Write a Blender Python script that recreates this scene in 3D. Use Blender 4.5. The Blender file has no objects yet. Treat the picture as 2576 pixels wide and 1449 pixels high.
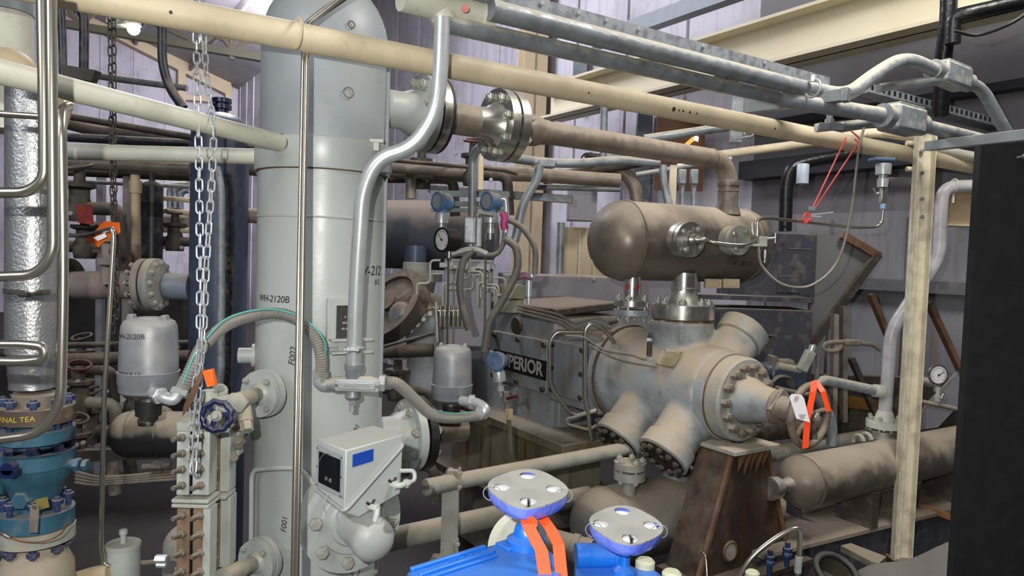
import bpy, math, random
from mathutils import Vector, Matrix, Quaternion
random.seed(7)
F = 1800.0; CX, CY = 1288.0, 724.5
CAM = Vector((0, 0, 2.1))
_p, _r = math.radians(2.5), math.radians(1.9)
fw = Vector((0, math.cos(_p), -math.sin(_p)))
_r0 = Vector((1, 0, 0)); _u0 = Vector((0, math.sin(_p), math.cos(_p)))
rt = _r0*math.cos(_r) + _u0*math.sin(_r); up = _u0*math.cos(_r) - _r0*math.sin(_r)
def ray(x, y): return fw + rt*((x-CX)/F) - up*((y-CY)/F)
def at(x, y, Y):
    d = ray(x, y); return CAM + d*(Y/d.y)
def atz(x, y, zr):
    d = ray(x, y); return CAM + d*(zr/d.z)
def m(px, Y): return px*Y/F
U = Vector((.835, .55, 0)).normalized(); W = Vector((.55, -.835, 0)).normalized(); Z = Vector((0, 0, 1))
COL = bpy.context.scene.collection
cam = bpy.data.cameras.new('camera'); camo = bpy.data.objects.new('camera', cam); COL.objects.link(camo)
cam.sensor_width = 36; cam.lens = F/2576*36; cam.clip_start = .02; cam.clip_end = 200
camo.matrix_world = Matrix(((rt.x, up.x, -fw.x, CAM.x), (rt.y, up.y, -fw.y, CAM.y), (rt.z, up.z, -fw.z, CAM.z), (0, 0, 0, 1)))
bpy.context.scene.camera = camo

# ---------- materials ----------
def lin(c): return tuple(((v/255)/12.92 if v/255 <= .04045 else ((v/255+.055)/1.055)**2.4) for v in c) + (1,)
MATS = {}
def mat(name, rgb, rough=.5, metal=0., dust=0., grime=.25, scale=9., bump=.0, bscale=60., emit=0., grimec=None, dustc=(158, 146, 128), stain=0., stainc=(96, 58, 30), alpha=1.):
    if name in MATS: return MATS[name]
    ma = bpy.data.materials.new(name); ma.use_nodes = True; MATS[name] = ma
    nt = ma.node_tree; N = nt.nodes; L = nt.links; b = N['Principled BSDF']
    base = lin(rgb); tc = N.new('ShaderNodeTexCoord')
    def noise(sc, det=4, seed=0.):
        mp = N.new('ShaderNodeMapping'); mp.inputs['Location'].default_value = (seed, seed*.7, 0)
        n = N.new('ShaderNodeTexNoise'); n.inputs['Scale'].default_value = sc; n.inputs['Detail'].default_value = det
        L.new(tc.outputs['Object'], mp.inputs['Vector']); L.new(mp.outputs[0], n.inputs['Vector']); return n.outputs['Fac']
    def rng(sock, a, b_, to0=0., to1=1.):
        r = N.new('ShaderNodeMapRange'); r.inputs[1].default_value = a; r.inputs[2].default_value = b_
        r.inputs[3].default_value = to0; r.inputs[4].default_value = to1; L.new(sock, r.inputs[0]); return r.outputs[0]
    def mix(fac, c1, c2):
        x = N.new('ShaderNodeMix'); x.data_type = 'RGBA'
        if isinstance(fac, float): x.inputs[0].default_value = fac
        else: L.new(fac, x.inputs[0])
        for i, c in ((6, c1), (7, c2)):
            if isinstance(c, tuple): x.inputs[i].default_value = c
            else: L.new(c, x.inputs[i])
        return x.outputs[2]
    gc = lin(grimec) if grimec else (base[0]*.45, base[1]*.42, base[2]*.38, 1)
    col = base
    if grime > 0: col = mix(rng(noise(scale, 6), .45, .66, 0, grime), base, gc)
    if grime > 0: col = mix(rng(noise(scale*7, 5, 3.), .60, .72, 0, grime*.7), col, gc)
    if stain > 0:
        mp = N.new('ShaderNodeMapping'); mp.inputs['Scale'].default_value = (9, 9, .9)
        n = N.new('ShaderNodeTexNoise'); n.inputs['Scale'].default_value = 1.3; n.inputs['Detail'].default_value = 5
        L.new(tc.outputs['Object'], mp.inputs['Vector']); L.new(mp.outputs[0], n.inputs['Vector'])
        col = mix(rng(n.outputs['Fac'], .52, .72, 0, stain), col, lin(stainc))
    rs = None
    if dust > 0:
        g = N.new('ShaderNodeNewGeometry'); s = N.new('ShaderNodeSeparateXYZ'); L.new(g.outputs['Normal'], s.inputs[0])
        a = N.new('ShaderNodeMath'); a.operation = 'ADD'; L.new(s.outputs[2], a.inputs[0])
        L.new(rng(noise(scale*1.7, 5, 8.), .3, .7, -.35, .35), a.inputs[1])
        f = rng(a.outputs[0], .05, .75, 0, dust); col = mix(f, col, lin(dustc))
        r = N.new('ShaderNodeMapRange'); r.inputs[3].default_value = rough; r.inputs[4].default_value = .9; L.new(f, r.inputs[0]); L.new(r.outputs[0], b.inputs['Roughness'])
        if metal > 0:
            r = N.new('ShaderNodeMapRange'); r.inputs[3].default_value = metal; r.inputs[4].default_value = 0; L.new(f, r.inputs[0]); L.new(r.outputs[0], b.inputs['Metallic'])
    else:
        b.inputs['Roughness'].default_value = rough; b.inputs['Metallic'].default_value = metal
    if isinstance(col, tuple): b.inputs['Base Color'].default_value = col
    else: L.new(col, b.inputs['Base Color'])
    if bump > 0:
        bp = N.new('ShaderNodeBump'); bp.inputs['Strength'].default_value = bump; bp.inputs['Distance'].default_value = .004
        L.new(noise(bscale, 3, 1.), bp.inputs['Height']); L.new(bp.outputs[0], b.inputs['Normal'])
    if emit > 0:
        b.inputs['Emission Color'].default_value = base; b.inputs['Emission Strength'].default_value = emit
    if alpha < 1: b.inputs['Alpha'].default_value = alpha
    return ma
G = dict(
 vessel=mat('pale_grey_paint', (180, 187, 185), .33, dust=.35, grime=.08, scale=3, bump=.12, bscale=45, dustc=(180, 172, 155)),
 vdark=mat('blue_grey_paint', (158, 166, 170), .45, dust=.3, grime=.22, scale=3),
 cream=mat('cream_pipe_paint', (222, 208, 176), .5, dust=.25, grime=.22, scale=5, grimec=(120, 100, 76)),
 creamw=mat('pale_pipe_paint', (208, 208, 192), .48, dust=.2, grime=.2, scale=6, grimec=(90, 84, 74)),
 galv=mat('galvanised_steel', (146, 154, 160), .42, .3, dust=.95, grime=.5, scale=12, dustc=(186, 178, 160)),
 galvb=mat('bright_galvanised', (196, 202, 204), .32, .45, dust=.15, grime=.2, scale=20),
 steel=mat('bright_steel', (205, 202, 196), .25, .9, dust=.35, grime=.2, scale=10),
 ssteel=mat('polished_stainless_tube', (200, 195, 182), .24, .92, grime=.08),
 darkw=mat('dark_plain_enamel', (40, 42, 50), .5, grime=.1),
 nut=mat('zinc_nut', (184, 184, 174), .4, .25, dust=.45, grime=.25, scale=30),
 dusty=mat('dusty_machine_paint', (160, 162, 155), .55, dust=.95, grime=.5, scale=7, bump=.3, bscale=30, dustc=(178, 166, 146)),
 dusty2=mat('dusty_casting', (160, 166, 168), .5, dust=1., grime=.5, scale=6, bump=.35, bscale=22, dustc=(178, 164, 142), grimec=(70, 62, 55)),
 tank=mat('bare_steel_shell', (112, 104, 96), .42, .25, dust=1., grime=.7, scale=5, dustc=(166, 154, 136)),
 pipeb=mat('bare_steel_pipe', (136, 126, 114), .45, .2, dust=.8, grime=.55, scale=9, dustc=(168, 154, 136)),
 black=mat('black_rubber', (22, 22, 24), .6, dust=.15),
 blackp=mat('black_board', (14, 14, 17), .7, grime=.3, scale=20, grimec=(34, 34, 38)),
 navy=mat('navy_enamel', (26, 38, 78), .3, dust=.2),
 blue=mat('bright_blue_enamel', (22, 108, 206), .3, dust=.1, grime=.12, bump=.5, bscale=40, dustc=(170, 190, 215)),
 tblue=mat('transmitter_blue', (88, 124, 164), .45, dust=.7, grime=.35, scale=20),
 wrap=mat('blue_plastic_wrap', (120, 140, 235), .15, bump=.9, bscale=60, grime=.5, grimec=(60, 80, 200)),
 teal=mat('teal_valve_paint', (52, 94, 116), .45, dust=.45, grime=.35, scale=12),
 tealn=mat('blue_nut', (38, 58, 102), .4, .2, dust=.6),
 orange=mat('fluorescent_orange', (255, 84, 36), .5, emit=.12, grime=0),
 otag=mat('orange_tag', (240, 110, 30), .5, grime=.1),
 white=mat('white_paper', (225, 225, 230), .6, grime=0),
 red=mat('red_marker', (170, 34, 34), .6, grime=0),
 ink=mat('black_marker', (34, 34, 36), .6, grime=0),
 yink=mat('yellow_marker', (205, 180, 60), .6, grime=0),
 rust=mat('rusted_plate', (62, 48, 40), .7, .1, dust=.3, grime=.7, scale=6, grimec=(36, 29, 26), stain=.5, stainc=(104, 62, 38)),
 rust2=mat('rust_brown', (104, 76, 54), .8, dust=.4, grime=.5),
 alum=mat('silver_dome_paint', (140, 144, 152), .3, .3, dust=.6, grime=.12, scale=4, dustc=(170, 164, 152)),
 clad=mat('stucco_aluminium_cladding', (176, 178, 180), .36, .75, grime=.2, bump=.55, bscale=120),
 foil=mat('crumpled_foil', (196, 198, 202), .28, .8, grime=.1, bump=1., bscale=35),
 flex=mat('ribbed_grey_hose', (138, 136, 132), .5, dust=.5, grime=.2),
 hose=mat('grey_hose', (98, 96, 92), .55, dust=.6, grime=.2),
 floor=mat('oily_concrete', (42, 34, 27), .65, grime=.6, scale=2.5, grimec=(16, 14, 14), bump=.4, bscale=12),
 deck=mat('dusty_deck', (142, 130, 114), .85, grime=.5, scale=2.2, grimec=(92, 78, 64), bump=.3, bscale=18),
 slate=mat('slate_cabinet', (64, 66, 76), .5, dust=.9, grime=.2, dustc=(128, 118, 108)),
 purple=mat('mauve_grey_sheet', (132, 130, 138), .5, dust=.7, grime=.2, scale=3),
 tan=mat('tan_sheet', (196, 178, 146), .6, grime=.15, scale=3),
 beam=mat('cream_beam_paint', (206, 198, 172), .6, grime=.12, scale=2),
 navyv=mat('dark_blue_vessel_paint', (66, 78, 100), .35, dust=.2, grime=.2, scale=3),
 darkv=mat('charcoal_vessel_paint', (46, 50, 60), .4, dust=.6, grime=.2),
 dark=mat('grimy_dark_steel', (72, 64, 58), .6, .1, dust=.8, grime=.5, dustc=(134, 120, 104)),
 grimy=mat('grimy_pale_metal', (128, 120, 110), .6, .1, dust=.7, grime=.6, scale=12),
 pinkp=mat('dusty_pink_grey_pipe', (158, 146, 140), .6, dust=.7, grime=.4, scale=8),
 plas=mat('black_insulation', (20, 20, 23), .35, bump=1., bscale=24),
 maroon=mat('maroon_steel', (88, 26, 30), .5, dust=.4),
 pink=mat('pink_tape', (190, 70, 130), .5),
 aqua=mat('aqua_wire', (90, 180, 170), .4, grime=0),
 brass=mat('brass_plate', (176, 160, 92), .4, .6, grime=.2),
 glassd=mat('dark_window_glass', (22, 24, 34), .08, grime=.1),
 dial=mat('white_dial', (225, 225, 225), .4, grime=0),
 bluestrip=mat('blue_label', (28, 72, 170), .4, grime=0),
 ybase=mat('oily_yellow_grey_base', (128, 122, 98), .55, dust=.5, grime=.5, scale=6, stain=.9, stainc=(96, 52, 26)),
 framep=mat('oily_grey_machine_paint', (150, 156, 160), .45, dust=.9, grime=.45, scale=6, stain=.5, stainc=(108, 88, 66), dustc=(134, 116, 92)),
 lamp=mat('glowing_bulb', (255, 250, 240), .3, emit=25, grime=0),
)

G['nutb'] = mat('bright_nut', (196, 196, 188), .35, .7, dust=.3, grime=.2, scale=30)
# ---------- mesh building ----------
def frame(axis):
    a = Vector(axis).normalized(); h = Z if abs(a.z) < .9 else Vector((1, 0, 0))
    s = a.cross(h).normalized(); t = s.cross(a).normalized(); return a, s, t
def cat(pts, n=10):
    P = [pts[0]*2-pts[1]] + list(pts) + [pts[-1]*2-pts[-2]]; out = []
    for i in range(1, len(P)-2):
        a, b, c, d = P[i-1:i+3]
        for k in range(n):
            t = k/n; out.append(.5*((2*b) + (c-a)*t + (2*a-5*b+4*c-d)*t*t + (3*b-a-3*c+d)*t**3))
    out.append(pts[-1]); return out
def fillet(pts, r, n=7):
    out = [pts[0]]
    for i in range(1, len(pts)-1):
        a, b, c = pts[i-1], pts[i], pts[i+1]; u = a-b; v = c-b
        d = min(r, u.length*.48, v.length*.48); p, q = b+u.normalized()*d, b+v.normalized()*d
        for k in range(n+1):
            t = k/n; out.append(p*(1-t)**2 + b*2*t*(1-t) + q*t*t)
    out.append(pts[-1]); return out
def resample(pts, step):
    out = [pts[0]]; acc = 0
    for a, b in zip(pts, pts[1:]):
        L = (b-a).length
        while L > 0 and acc + L >= step:
            a = a + (b-a)*((step-acc)/L); out.append(a.copy()); L = (b-a).length; acc = 0
        acc += L
    return out
class MB:
    def __init__(s): s.v = []; s.f = []
    def add(s, vs, fs):
        o = len(s.v); s.v += [Vector(q) for q in vs]; s.f += [tuple(i+o for i in f) for f in fs]; return s
    def box(s, c, size, ax=None):
        c = Vector(c); X, Y, Zz = ax if ax else (Vector((1, 0, 0)), Vector((0, 1, 0)), Z)
        vs = [c + X*(size[0]/2*i) + Y*(size[1]/2*j) + Zz*(size[2]/2*k) for i in (-1, 1) for j in (-1, 1) for k in (-1, 1)]
        return s.add(vs, [(0, 1, 3, 2), (4, 6, 7, 5), (0, 4, 5, 1), (2, 3, 7, 6), (0, 2, 6, 4), (1, 5, 7, 3)])
    def prism(s, poly, vec):
        n = len(poly); poly = [Vector(q) for q in poly]; vec = Vector(vec)
        return s.add(poly + [q+vec for q in poly], [tuple(range(n))[::-1], tuple(range(n, 2*n))] + [(i, (i+1) % n, n+(i+1) % n, n+i) for i in range(n)])
    def tube(s, pts, r, n=14, cap=True, rad=None):
        pts = [Vector(q) for q in pts]; a, S, T = frame(pts[1]-pts[0]); vs = []; prev = a
        for i, q in enumerate(pts):
            t = (pts[min(i+1, len(pts)-1)] - pts[max(i-1, 0)])
            t = t.normalized() if t.length > 1e-9 else prev
            rot = prev.rotation_difference(t); S = rot @ S; T = rot @ T; prev = t
            rr = rad[i] if rad else r
            vs += [q + (S*math.cos(k*2*math.pi/n) + T*math.sin(k*2*math.pi/n))*rr for k in range(n)]
        fs = [(i*n+k, i*n+(k+1) % n, (i+1)*n+(k+1) % n, (i+1)*n+k) for i in range(len(pts)-1) for k in range(n)]
        if cap: fs += [tuple(range(n))[::-1], tuple((len(pts)-1)*n+k for k in range(n))]
        return s.add(vs, fs)
    def lathe(s, o, axis, prof, n=32):
        o = Vector(o); a, S, T = frame(axis); vs = []; fs = []; idx = []
        for (d, r) in prof:
            if r < 1e-6: idx.append([len(vs)]); vs.append(o + a*d)
            else:
                idx.append(list(range(len(vs), len(vs)+n)))
                vs += [o + a*d + (S*math.cos(k*2*math.pi/n) + T*math.sin(k*2*math.pi/n))*r for k in range(n)]
        for A, B in zip(idx, idx[1:]):
            for k in range(n):
                k2 = (k+1) % n
                if len(A) == 1 and len(B) == 1: continue
                if len(A) == 1: fs.append((A[0], B[k2], B[k]))
                elif len(B) == 1: fs.append((A[k], A[k2], B[0]))
                else: fs.append((A[k], A[k2], B[k2], B[k]))
        return s.add(vs, fs)
    def cyl(s, a, b, r, n=24):
        a = Vector(a); b = Vector(b); L = (b-a).length
        return s.lathe(a, b-a, [(0, 0), (0, r), (L, r), (L, 0)], n)
    def ball(s, c, r, n=16, sc=(1, 1, 1)):
        k = n//2; pr = [(-r*sc[2]*math.cos(math.pi*i/k), r*sc[0]*math.sin(math.pi*i/k)) for i in range(k+1)]
        return s.lathe(c, Z, pr, n)
    def torus(s, c, axis, R, r, n=32, k=12, a0=0, a1=2*math.pi):
        a, S, T = frame(axis); full = abs(a1-a0-2*math.pi) < 1e-6
        cnt = n if full else n+1
        pts = [Vector(c) + (S*math.cos(a0+(a1-a0)*i/n) + T*math.sin(a0+(a1-a0)*i/n))*R for i in range(cnt)]
        vs = []; fs = []
        for i in range(cnt):
            ang = a0+(a1-a0)*i/n; e = S*math.cos(ang) + T*math.sin(ang)
            vs += [pts[i] + (e*math.cos(j*2*math.pi/k) + a*math.sin(j*2*math.pi/k))*r for j in range(k)]
        for i in range(n):
            i2 = (i+1) % cnt
            fs += [(i*k+j, i2*k+j, i2*k+(j+1) % k, i*k+(j+1) % k) for j in range(k)]
        return s.add(vs, fs)
    def hex(s, o, axis, r, h):
        return s.lathe(o, axis, [(0, 0), (0, r), (h*.85, r), (h, r*.86), (h, 0)], 6)
WL = {}
def tag(o, label=None, cat_=None, group=None, kind=None):
    for k, v in (('label', label), ('category', cat_), ('group', group), ('kind', kind)):
        if v: o[k] = v
    return o
def setp(o, wl, parent):
    WL[o.name] = wl.copy()
    if parent: o.parent = parent; o.location = wl - WL[parent.name]
    else: o.location = wl
def T(name, label, cat_, loc, group=None):
    o = bpy.data.objects.new(name, None); COL.objects.link(o); o.empty_display_size = .05
    setp(o, Vector(loc), None); return tag(o, label, cat_, group)
def mesh_from(name, mb, ma, c, smooth=40):
    me = bpy.data.meshes.new(name); me.from_pydata([q-c for q in mb.v], [], mb.f); me.validate()
    bm_fix(me)
    if smooth:
        me.polygons.foreach_set('use_smooth', [True]*len(me.polygons)); me.set_sharp_from_angle(angle=math.radians(smooth))
    me.materials.append(ma); return me
import bmesh
def bm_fix(me):
    b = bmesh.new(); b.from_mesh(me); bmesh.ops.recalc_face_normals(b, faces=b.faces); b.to_mesh(me); b.free()
def part(name, mb, ma, parent=None, label=None, cat_=None, group=None, kind=None, smooth=40, bevel=0):
    if isinstance(ma, str): ma = G[ma]
    lo = Vector([min(q[i] for q in mb.v) for i in range(3)]); hi = Vector([max(q[i] for q in mb.v) for i in range(3)])
    c = (lo+hi)/2
    o = bpy.data.objects.new(name, mesh_from(name, mb, ma, c, smooth)); COL.objects.link(o); setp(o, c, parent)
    if bevel:
        bv = o.modifiers.new('bevel', 'BEVEL'); bv.width = bevel; bv.segments = 2; bv.limit_method = 'ANGLE'
    return tag(o, label, cat_, group, kind)
def struct(name, mb, ma, **k): return part(name, mb, ma, kind='structure', **k)
def pipe(name, label, cat_, pts, r, ma, fil=.1, n=14, group=None, parent=None, curve=False, rib=0):
    P = cat(pts) if curve else fillet(pts, fil)
    mb = MB()
    if rib:
        P = resample(P, rib/4); mb.tube(P, r, n, rad=[r*(1.08 if i % 4 < 2 else .93) for i in range(len(P))])
    else: mb.tube(P, r, n)
    return part(name, mb, ma, parent, label, cat_, group)
BOLT = {}
def bolts(parent, c, axis, R, n, s, L, ma='nut', phase=0., name='bolt', stud=.35):
    a, S, Tt = frame(axis); key = (round(s, 4), round(L, 4), ma, stud)
    if key not in BOLT:
        mb = MB(); h = s*.9
        mb.cyl((0, 0, -L/2-h-s*stud), (0, 0, L/2+h+s*stud), s*.52, 10).hex((0, 0, L/2), Z, s, h).hex((0, 0, -L/2), -Z, s, h)
        BOLT[key] = mesh_from('bolt', mb, G[ma], Vector((0, 0, 0)))
    q = Z.rotation_difference(a)
    for k in range(n):
        an = phase + 2*math.pi*k/n
        o = bpy.data.objects.new(name, BOLT[key]); COL.objects.link(o)
        o.rotation_mode = 'QUATERNION'; o.rotation_quaternion = q
        setp(o, Vector(c) + (S*math.cos(an) + Tt*math.sin(an))*R, parent)
def fl_mb(c, axis, R, th, r0, hub=0, face=0, mb=None):
    """disc flange whose back sits at c; optional weld-neck hub behind it"""
    mb = mb or MB(); pr = []
    if hub: pr += [(-hub, 0), (-hub, r0), (-hub*.75, r0), (-.002, r0*1.35)]
    else: pr += [(0, 0)]
    pr += [(0, R), (th, R), (th, R*.62 if face else 0)]
    if face: pr += [(th+face, R*.62), (th+face, 0)]
    return mb.lathe(c, axis, pr, 40)
def text_mb(s, size, fn, extr=0.0, off=0.0):
    cu = bpy.data.curves.new('t', 'FONT'); cu.body = s; cu.size = size; cu.align_x = 'CENTER'; cu.align_y = 'CENTER'; cu.extrude = extr; cu.offset = off
    ob = bpy.data.objects.new('t', cu); COL.objects.link(ob)
    dg = bpy.context.evaluated_depsgraph_get(); me = bpy.data.meshes.new_from_object(ob.evaluated_get(dg))
    mb = MB().add([fn(v.co.x, v.co.y, v.co.z) for v in me.vertices], [tuple(p.vertices) for p in me.polygons])
    bpy.data.objects.remove(ob); bpy.data.meshes.remove(me); return mb
def flat(o, X, Y): 
    X = Vector(X).normalized(); Y = Vector(Y).normalized(); N_ = X.cross(Y)
    return lambda x, y, z: Vector(o) + X*x + Y*y + N_*z
LINK = {}
def chain(name, label, pts, pitch, wr, ma, parent_loc=None, group=None):
    t = T(name, label, 'chain', pts[0], group)
    key = (pitch, wr, ma)
    if key not in LINK:
        mb = MB(); hl = pitch*.5+wr*.9 - pitch*.24; w = pitch*.26; P = []
        for k in range(9): an = math.pi*k/8; P.append(Vector((w*math.cos(an), 0, hl + w*math.sin(an))))
        for k in range(9): an = math.pi + math.pi*k/8; P.append(Vector((w*math.cos(an), 0, -hl + w*math.sin(an))))
        P.append(P[0]); mb.tube(P, wr, 8, cap=False); LINK[key] = mesh_from('link', mb, G[ma], Vector((0, 0, 0)))
    R = resample(pts, pitch)
    for i, (a, b) in enumerate(zip(R, R[1:])):
        o = bpy.data.objects.new('link', LINK[key]); COL.objects.link(o); o.rotation_mode = 'QUATERNION'
        d = (b-a).normalized(); q = Z.rotation_difference(d) @ Quaternion(Z, math.radians(28 if i % 2 else 118) + random.uniform(-.15, .15))
        o.rotation_quaternion = q; setp(o, (a+b)/2, t)
    return t
def wheel(parent, c, axis, R, r, ns, ma, hub=.25, sp=None, phase=.3):
    a, S, Tt = frame(axis)
    part('rim', MB().torus(c, a, R-r, r, 40, 12), ma, parent)
    part('hub', MB().lathe(Vector(c)-a*r*1.3, a, [(0, 0), (0, R*hub), (r*2.6, R*hub*.8), (r*2.6, 0)], 20), ma, parent)
    for k in range(ns):
        an = phase + 2*math.pi*k/ns; e = S*math.cos(an) + Tt*math.sin(an)
        part('spoke', MB().tube([Vector(c)+e*R*hub*.7, Vector(c)+e*(R-r)], sp or r*.7, 10), ma, parent)
def gauge(label, c, axis, R, depth, case, group=None, needle=.8, stem=True):
    t = T('pressure_gauge', label, 'gauge', c); a, S, Tt = frame(axis); c = Vector(c)
    part('case', MB().lathe(c-a*depth, a, [(0, 0), (0, R*.8), (depth*.25, R*.97), (depth*.9, R*.97), (depth*.92, R*1.06), (depth*1.05, R*1.06), (depth*1.05, R*.9), (depth*.97, R*.88), (depth*.97, 0)], 36), case, t)
    dl = part('dial', MB().lathe(c, a, [(-.004, 0), (-.004, R*.88), (.0005, R*.88), (.0005, 0)], 36), 'dial', t)
    mk = MB(); right = S if S.x*1 > 0 else S
    for k in range(28):
        an = -math.pi*.25 + k*math.pi*1.5/27 ; e = S*math.cos(an) + Tt*math.sin(an); L = .16 if k % 3 == 0 else .08
        mk.box(c + a*.002 + e*R*(.78-L/2), (R*L, R*.025, .001), (e, a.cross(e), a))
    part('dial_marks', mk, 'ink', dl)
    e = S*math.cos(needle) + Tt*math.sin(needle)
    part('needle', MB().box(c+a*.004+e*R*.25, (R*.85, R*.05, .001), (e, a.cross(e), a)).cyl(c, c+a*.006, R*.09, 12), 'ink', dl)
    if stem: part('stem', MB().cyl(c-a*depth*.5-Z*R*.9, c-a*depth*.5-Z*R*1.5, R*.16).hex(c-a*depth*.5-Z*R*1.5, -Z, R*.24, R*.3), 'steel', t)
    return t
def dome(R, h, n=8, d0=0): return [(d0 + h*math.sin(i*math.pi/2/n), R*math.cos(i*math.pi/2/n)) for i in range(n)] + [(d0+h, 0)]
# ================= SETTING =================
W0 = at(1350, 700, 9.5); W0.z = 0
def wall_pt(x):   # ground distance param on the side wall seen at column x
    k = (x-CX)/F; t = (k*W0.y - W0.x)/(W.x - k*W.y); return W0 + W*t
struct('floor', MB().box((0, 10, -.1), (60, 40, .2)), 'floor')
wm = mat('mauve_wall_panel', (186, 182, 192), .55, dust=.0, grime=.35, scale=1.2, grimec=(96, 88, 88), stain=.35, stainc=(110, 92, 84))
wl = wall_pt(590); wr = wall_pt(2900)
mid = wall_pt(1880)
mb = MB()
def slab(a, b, z0, z1, th, nrm, mb): 
    d = b-a; return mb.prism([Vector((a.x, a.y, z0)), Vector((b.x, b.y, z0)), Vector((b.x, b.y, z1)), Vector((a.x, a.y, z1))], nrm*th)
slab(wl, mid, 0, 7.5, .1, U, mb)
L = (mid-wl).length; k = int(L/.9)
for i in range(k):
    c = wl + W*(i*.9+.4); mb.box((c-U*.012)+Z*3.75, (.05, .03, 7.5), (W, U, Z))
struct('wall_right', mb, wm)
# right part: dark grey steel sheets with rust streaks
gw = mat('grey_steel_sheet_wall', (132, 132, 136), .5, grime=.3, scale=1.5, stain=.55, stainc=(104, 82, 52))
mb = MB(); slab(mid, wr, 0, 2.55, .1, U, mb)
L2 = (wr-mid).length
for i in range(int(L2/.62)):
    c = mid + W*(i*.62+.2); mb.box((c-U*.006)+Z*1.25, (.012, .02, 2.5), (W, U, Z))
struct('wall_right_sheeted', mb, gw)
mb = MB(); slab(mid, wr, 2.55, 7.5, .1, U, mb)
struct('wall_right_upper', mb, mat('dim_upper_sheet', (112, 110, 114), .6, grime=.4, scale=1.5))
struct('trim_8', MB().box((mid+wr)/2-U*.06+Z*1.98, (L2, .09, .09), (W, U, Z)), mat('grey_girt', (104, 104, 106), .5, dust=.6, grime=.3))
struct('trim_9', MB().box((mid+wr)/2-U*.1+Z*2.95, (L2, .2, .16), (W, U, Z)).box((mid+wr)/2-U*.08+Z*3.35, (L2, .12, .06), (W, U, Z)), 'darkw')
# gable wall far left
gA = wl; gB = wl - U*14
mb = MB(); slab(gB, gA, 0, 12.5, .1, -W, mb)
for i in range(16):
    c = gA - U*(i*.9+.4); mb.box(c + W*.02 + Z*6, (.05, .04, 12), (U, W, Z))
struct('wall_back', mb, wm)
# roof
rf = mat('ribbed_roof_sheet', (150, 146, 150), .6, grime=.3, scale=1)
e0 = wl + Z*7.4; e1 = wr + Z*7.4; rise = (-U*14 + Z*4.6)
mb = MB().prism([e0, e1, e1+rise, e0+rise], Z*.1)
struct('ceiling', mb, rf)
mb = MB()
for i in range(1, 9):
    c = (e0+e1)/2 + rise*(i/9.) - Z*.12; mb.box(c, ((e1-e0).length, .08, .22), (W, U, Z))
struct('trim_1', mb, mat('purlin_grey', (150, 146, 148), .6))
# gable rafter and columns (cream)
def bar(a, b, w, h, mb=None, nrm=None):
    mb = mb or MB(); a = Vector(a); b = Vector(b); d = (b-a).normalized(); n_ = Vector(nrm or W); s = d.cross(n_).normalized(); n_ = s.cross(d)
    return mb.box((a+b)/2, ((b-a).length, w, h), (d, n_, s))
def ibeam(a, b, hgt, wid, tf, tw, side, mb=None):
    mb = mb or MB(); a = Vector(a); b = Vector(b); d = (b-a).normalized(); side = Vector(side).normalized(); v = side.cross(d).normalized(); L_ = (b-a).length; c = (a+b)/2
    mb.box(c, (L_, tw, hgt), (d, side, v))
    for s in (-1, 1): mb.box(c+v*(s*(hgt-tf)/2), (L_, wid, tf), (d, side, v))
    return mb
def gb(x, y, off=.3):   # point in front of gable wall
    kx = (x-CX)/F; P0 = gA + W*off; s = (P0.x - kx*P0.y)/(U.x - kx*U.y); return at(x, y, (P0 - U*s).y)
mb = bar(gb(575, 222), gb(215, 36), .3, .5, nrm=W); bar(gb(300, 78), gb(60, -50), .3, .6, mb, W)
struct('trim_2', mb, 'tan')
mb = bar(gb(456, 168), gb(456, 262), .3, .22, nrm=W); bar(gb(572, 215), gb(575, 300), .3, .2, mb, W); bar(gb(456, 245), gb(575, 255), .25, .16, mb, W); bar(gb(350, 430), gb(350, 900), .2, .1, mb, W)
struct('trim_3', mb, 'tan')
# cream roof truss in front of the gable
mb = MB()
def tb(x0, y0, x1, y1, w=.11): bar(at(x0, y0, 12), at(x1, y1, 12), w, w, mb, W)
tb(150, 58, 660, 146, .12); tb(150, -8, 200, 62, .07); tb(200, 62, 258, 18, .07); tb(258, 18, 330, 90, .07); tb(350, 42, 520, 118, .07); tb(512, 106, 548, 78, .09)
tb(548, 78, 590, 134, .07); tb(590, 134, 640, 92, .07); tb(583, 92, 583, 150, .08); tb(345, 5, 560, 100, .05); tb(640, 60, 590, 135, .06)
struct('trim_4', mb, 'beam')
# long cream I beams rising to the right
c0 = at(2000, 98, 5.5); c0b = at(1560, 255, 5.5)
b0 = c0 - W*3.1; b1 = c0 + W*2.3
struct('trim_5', ibeam(b0, b1, .36, .3, .025, .02, U), 'beam')
c1 = at(1720, 25, 6.9)
struct('trim_6', bar(at(1500, 105, 7.6), at(1500, 105, 7.6)+W*4.6, .12, .14, nrm=U), mat('blue_grey_girt', (128, 136, 146), .5))
# tan building column in the centre
ck = wall_pt(1352) - U*.2
struct('trim_7', ibeam(ck+Z*0, ck+Z*7, .42, .3, .03, .03, (U+W*.4)), 'tan')
mb = MB()
for x_, y0_, y1_ in ((1625, 285, 500), (1458, 120, 260)):
    q = wall_pt(x_) - U*.12; a_ = at(x_, y0_, q.y).z; b_ = at(x_, y1_, q.y).z; mb.box((q.x, q.y, (a_+b_)/2), (.16, .1, abs(a_-b_)))
struct('trim_10', mb, mat('blue_grey_girt', (128, 136, 146)))
struct('trim_11', bar(at(1380, 430, 8.2), at(1380, 430, 8.2)-W*1.2, .1, .05, nrm=U), 'beam')

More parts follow.
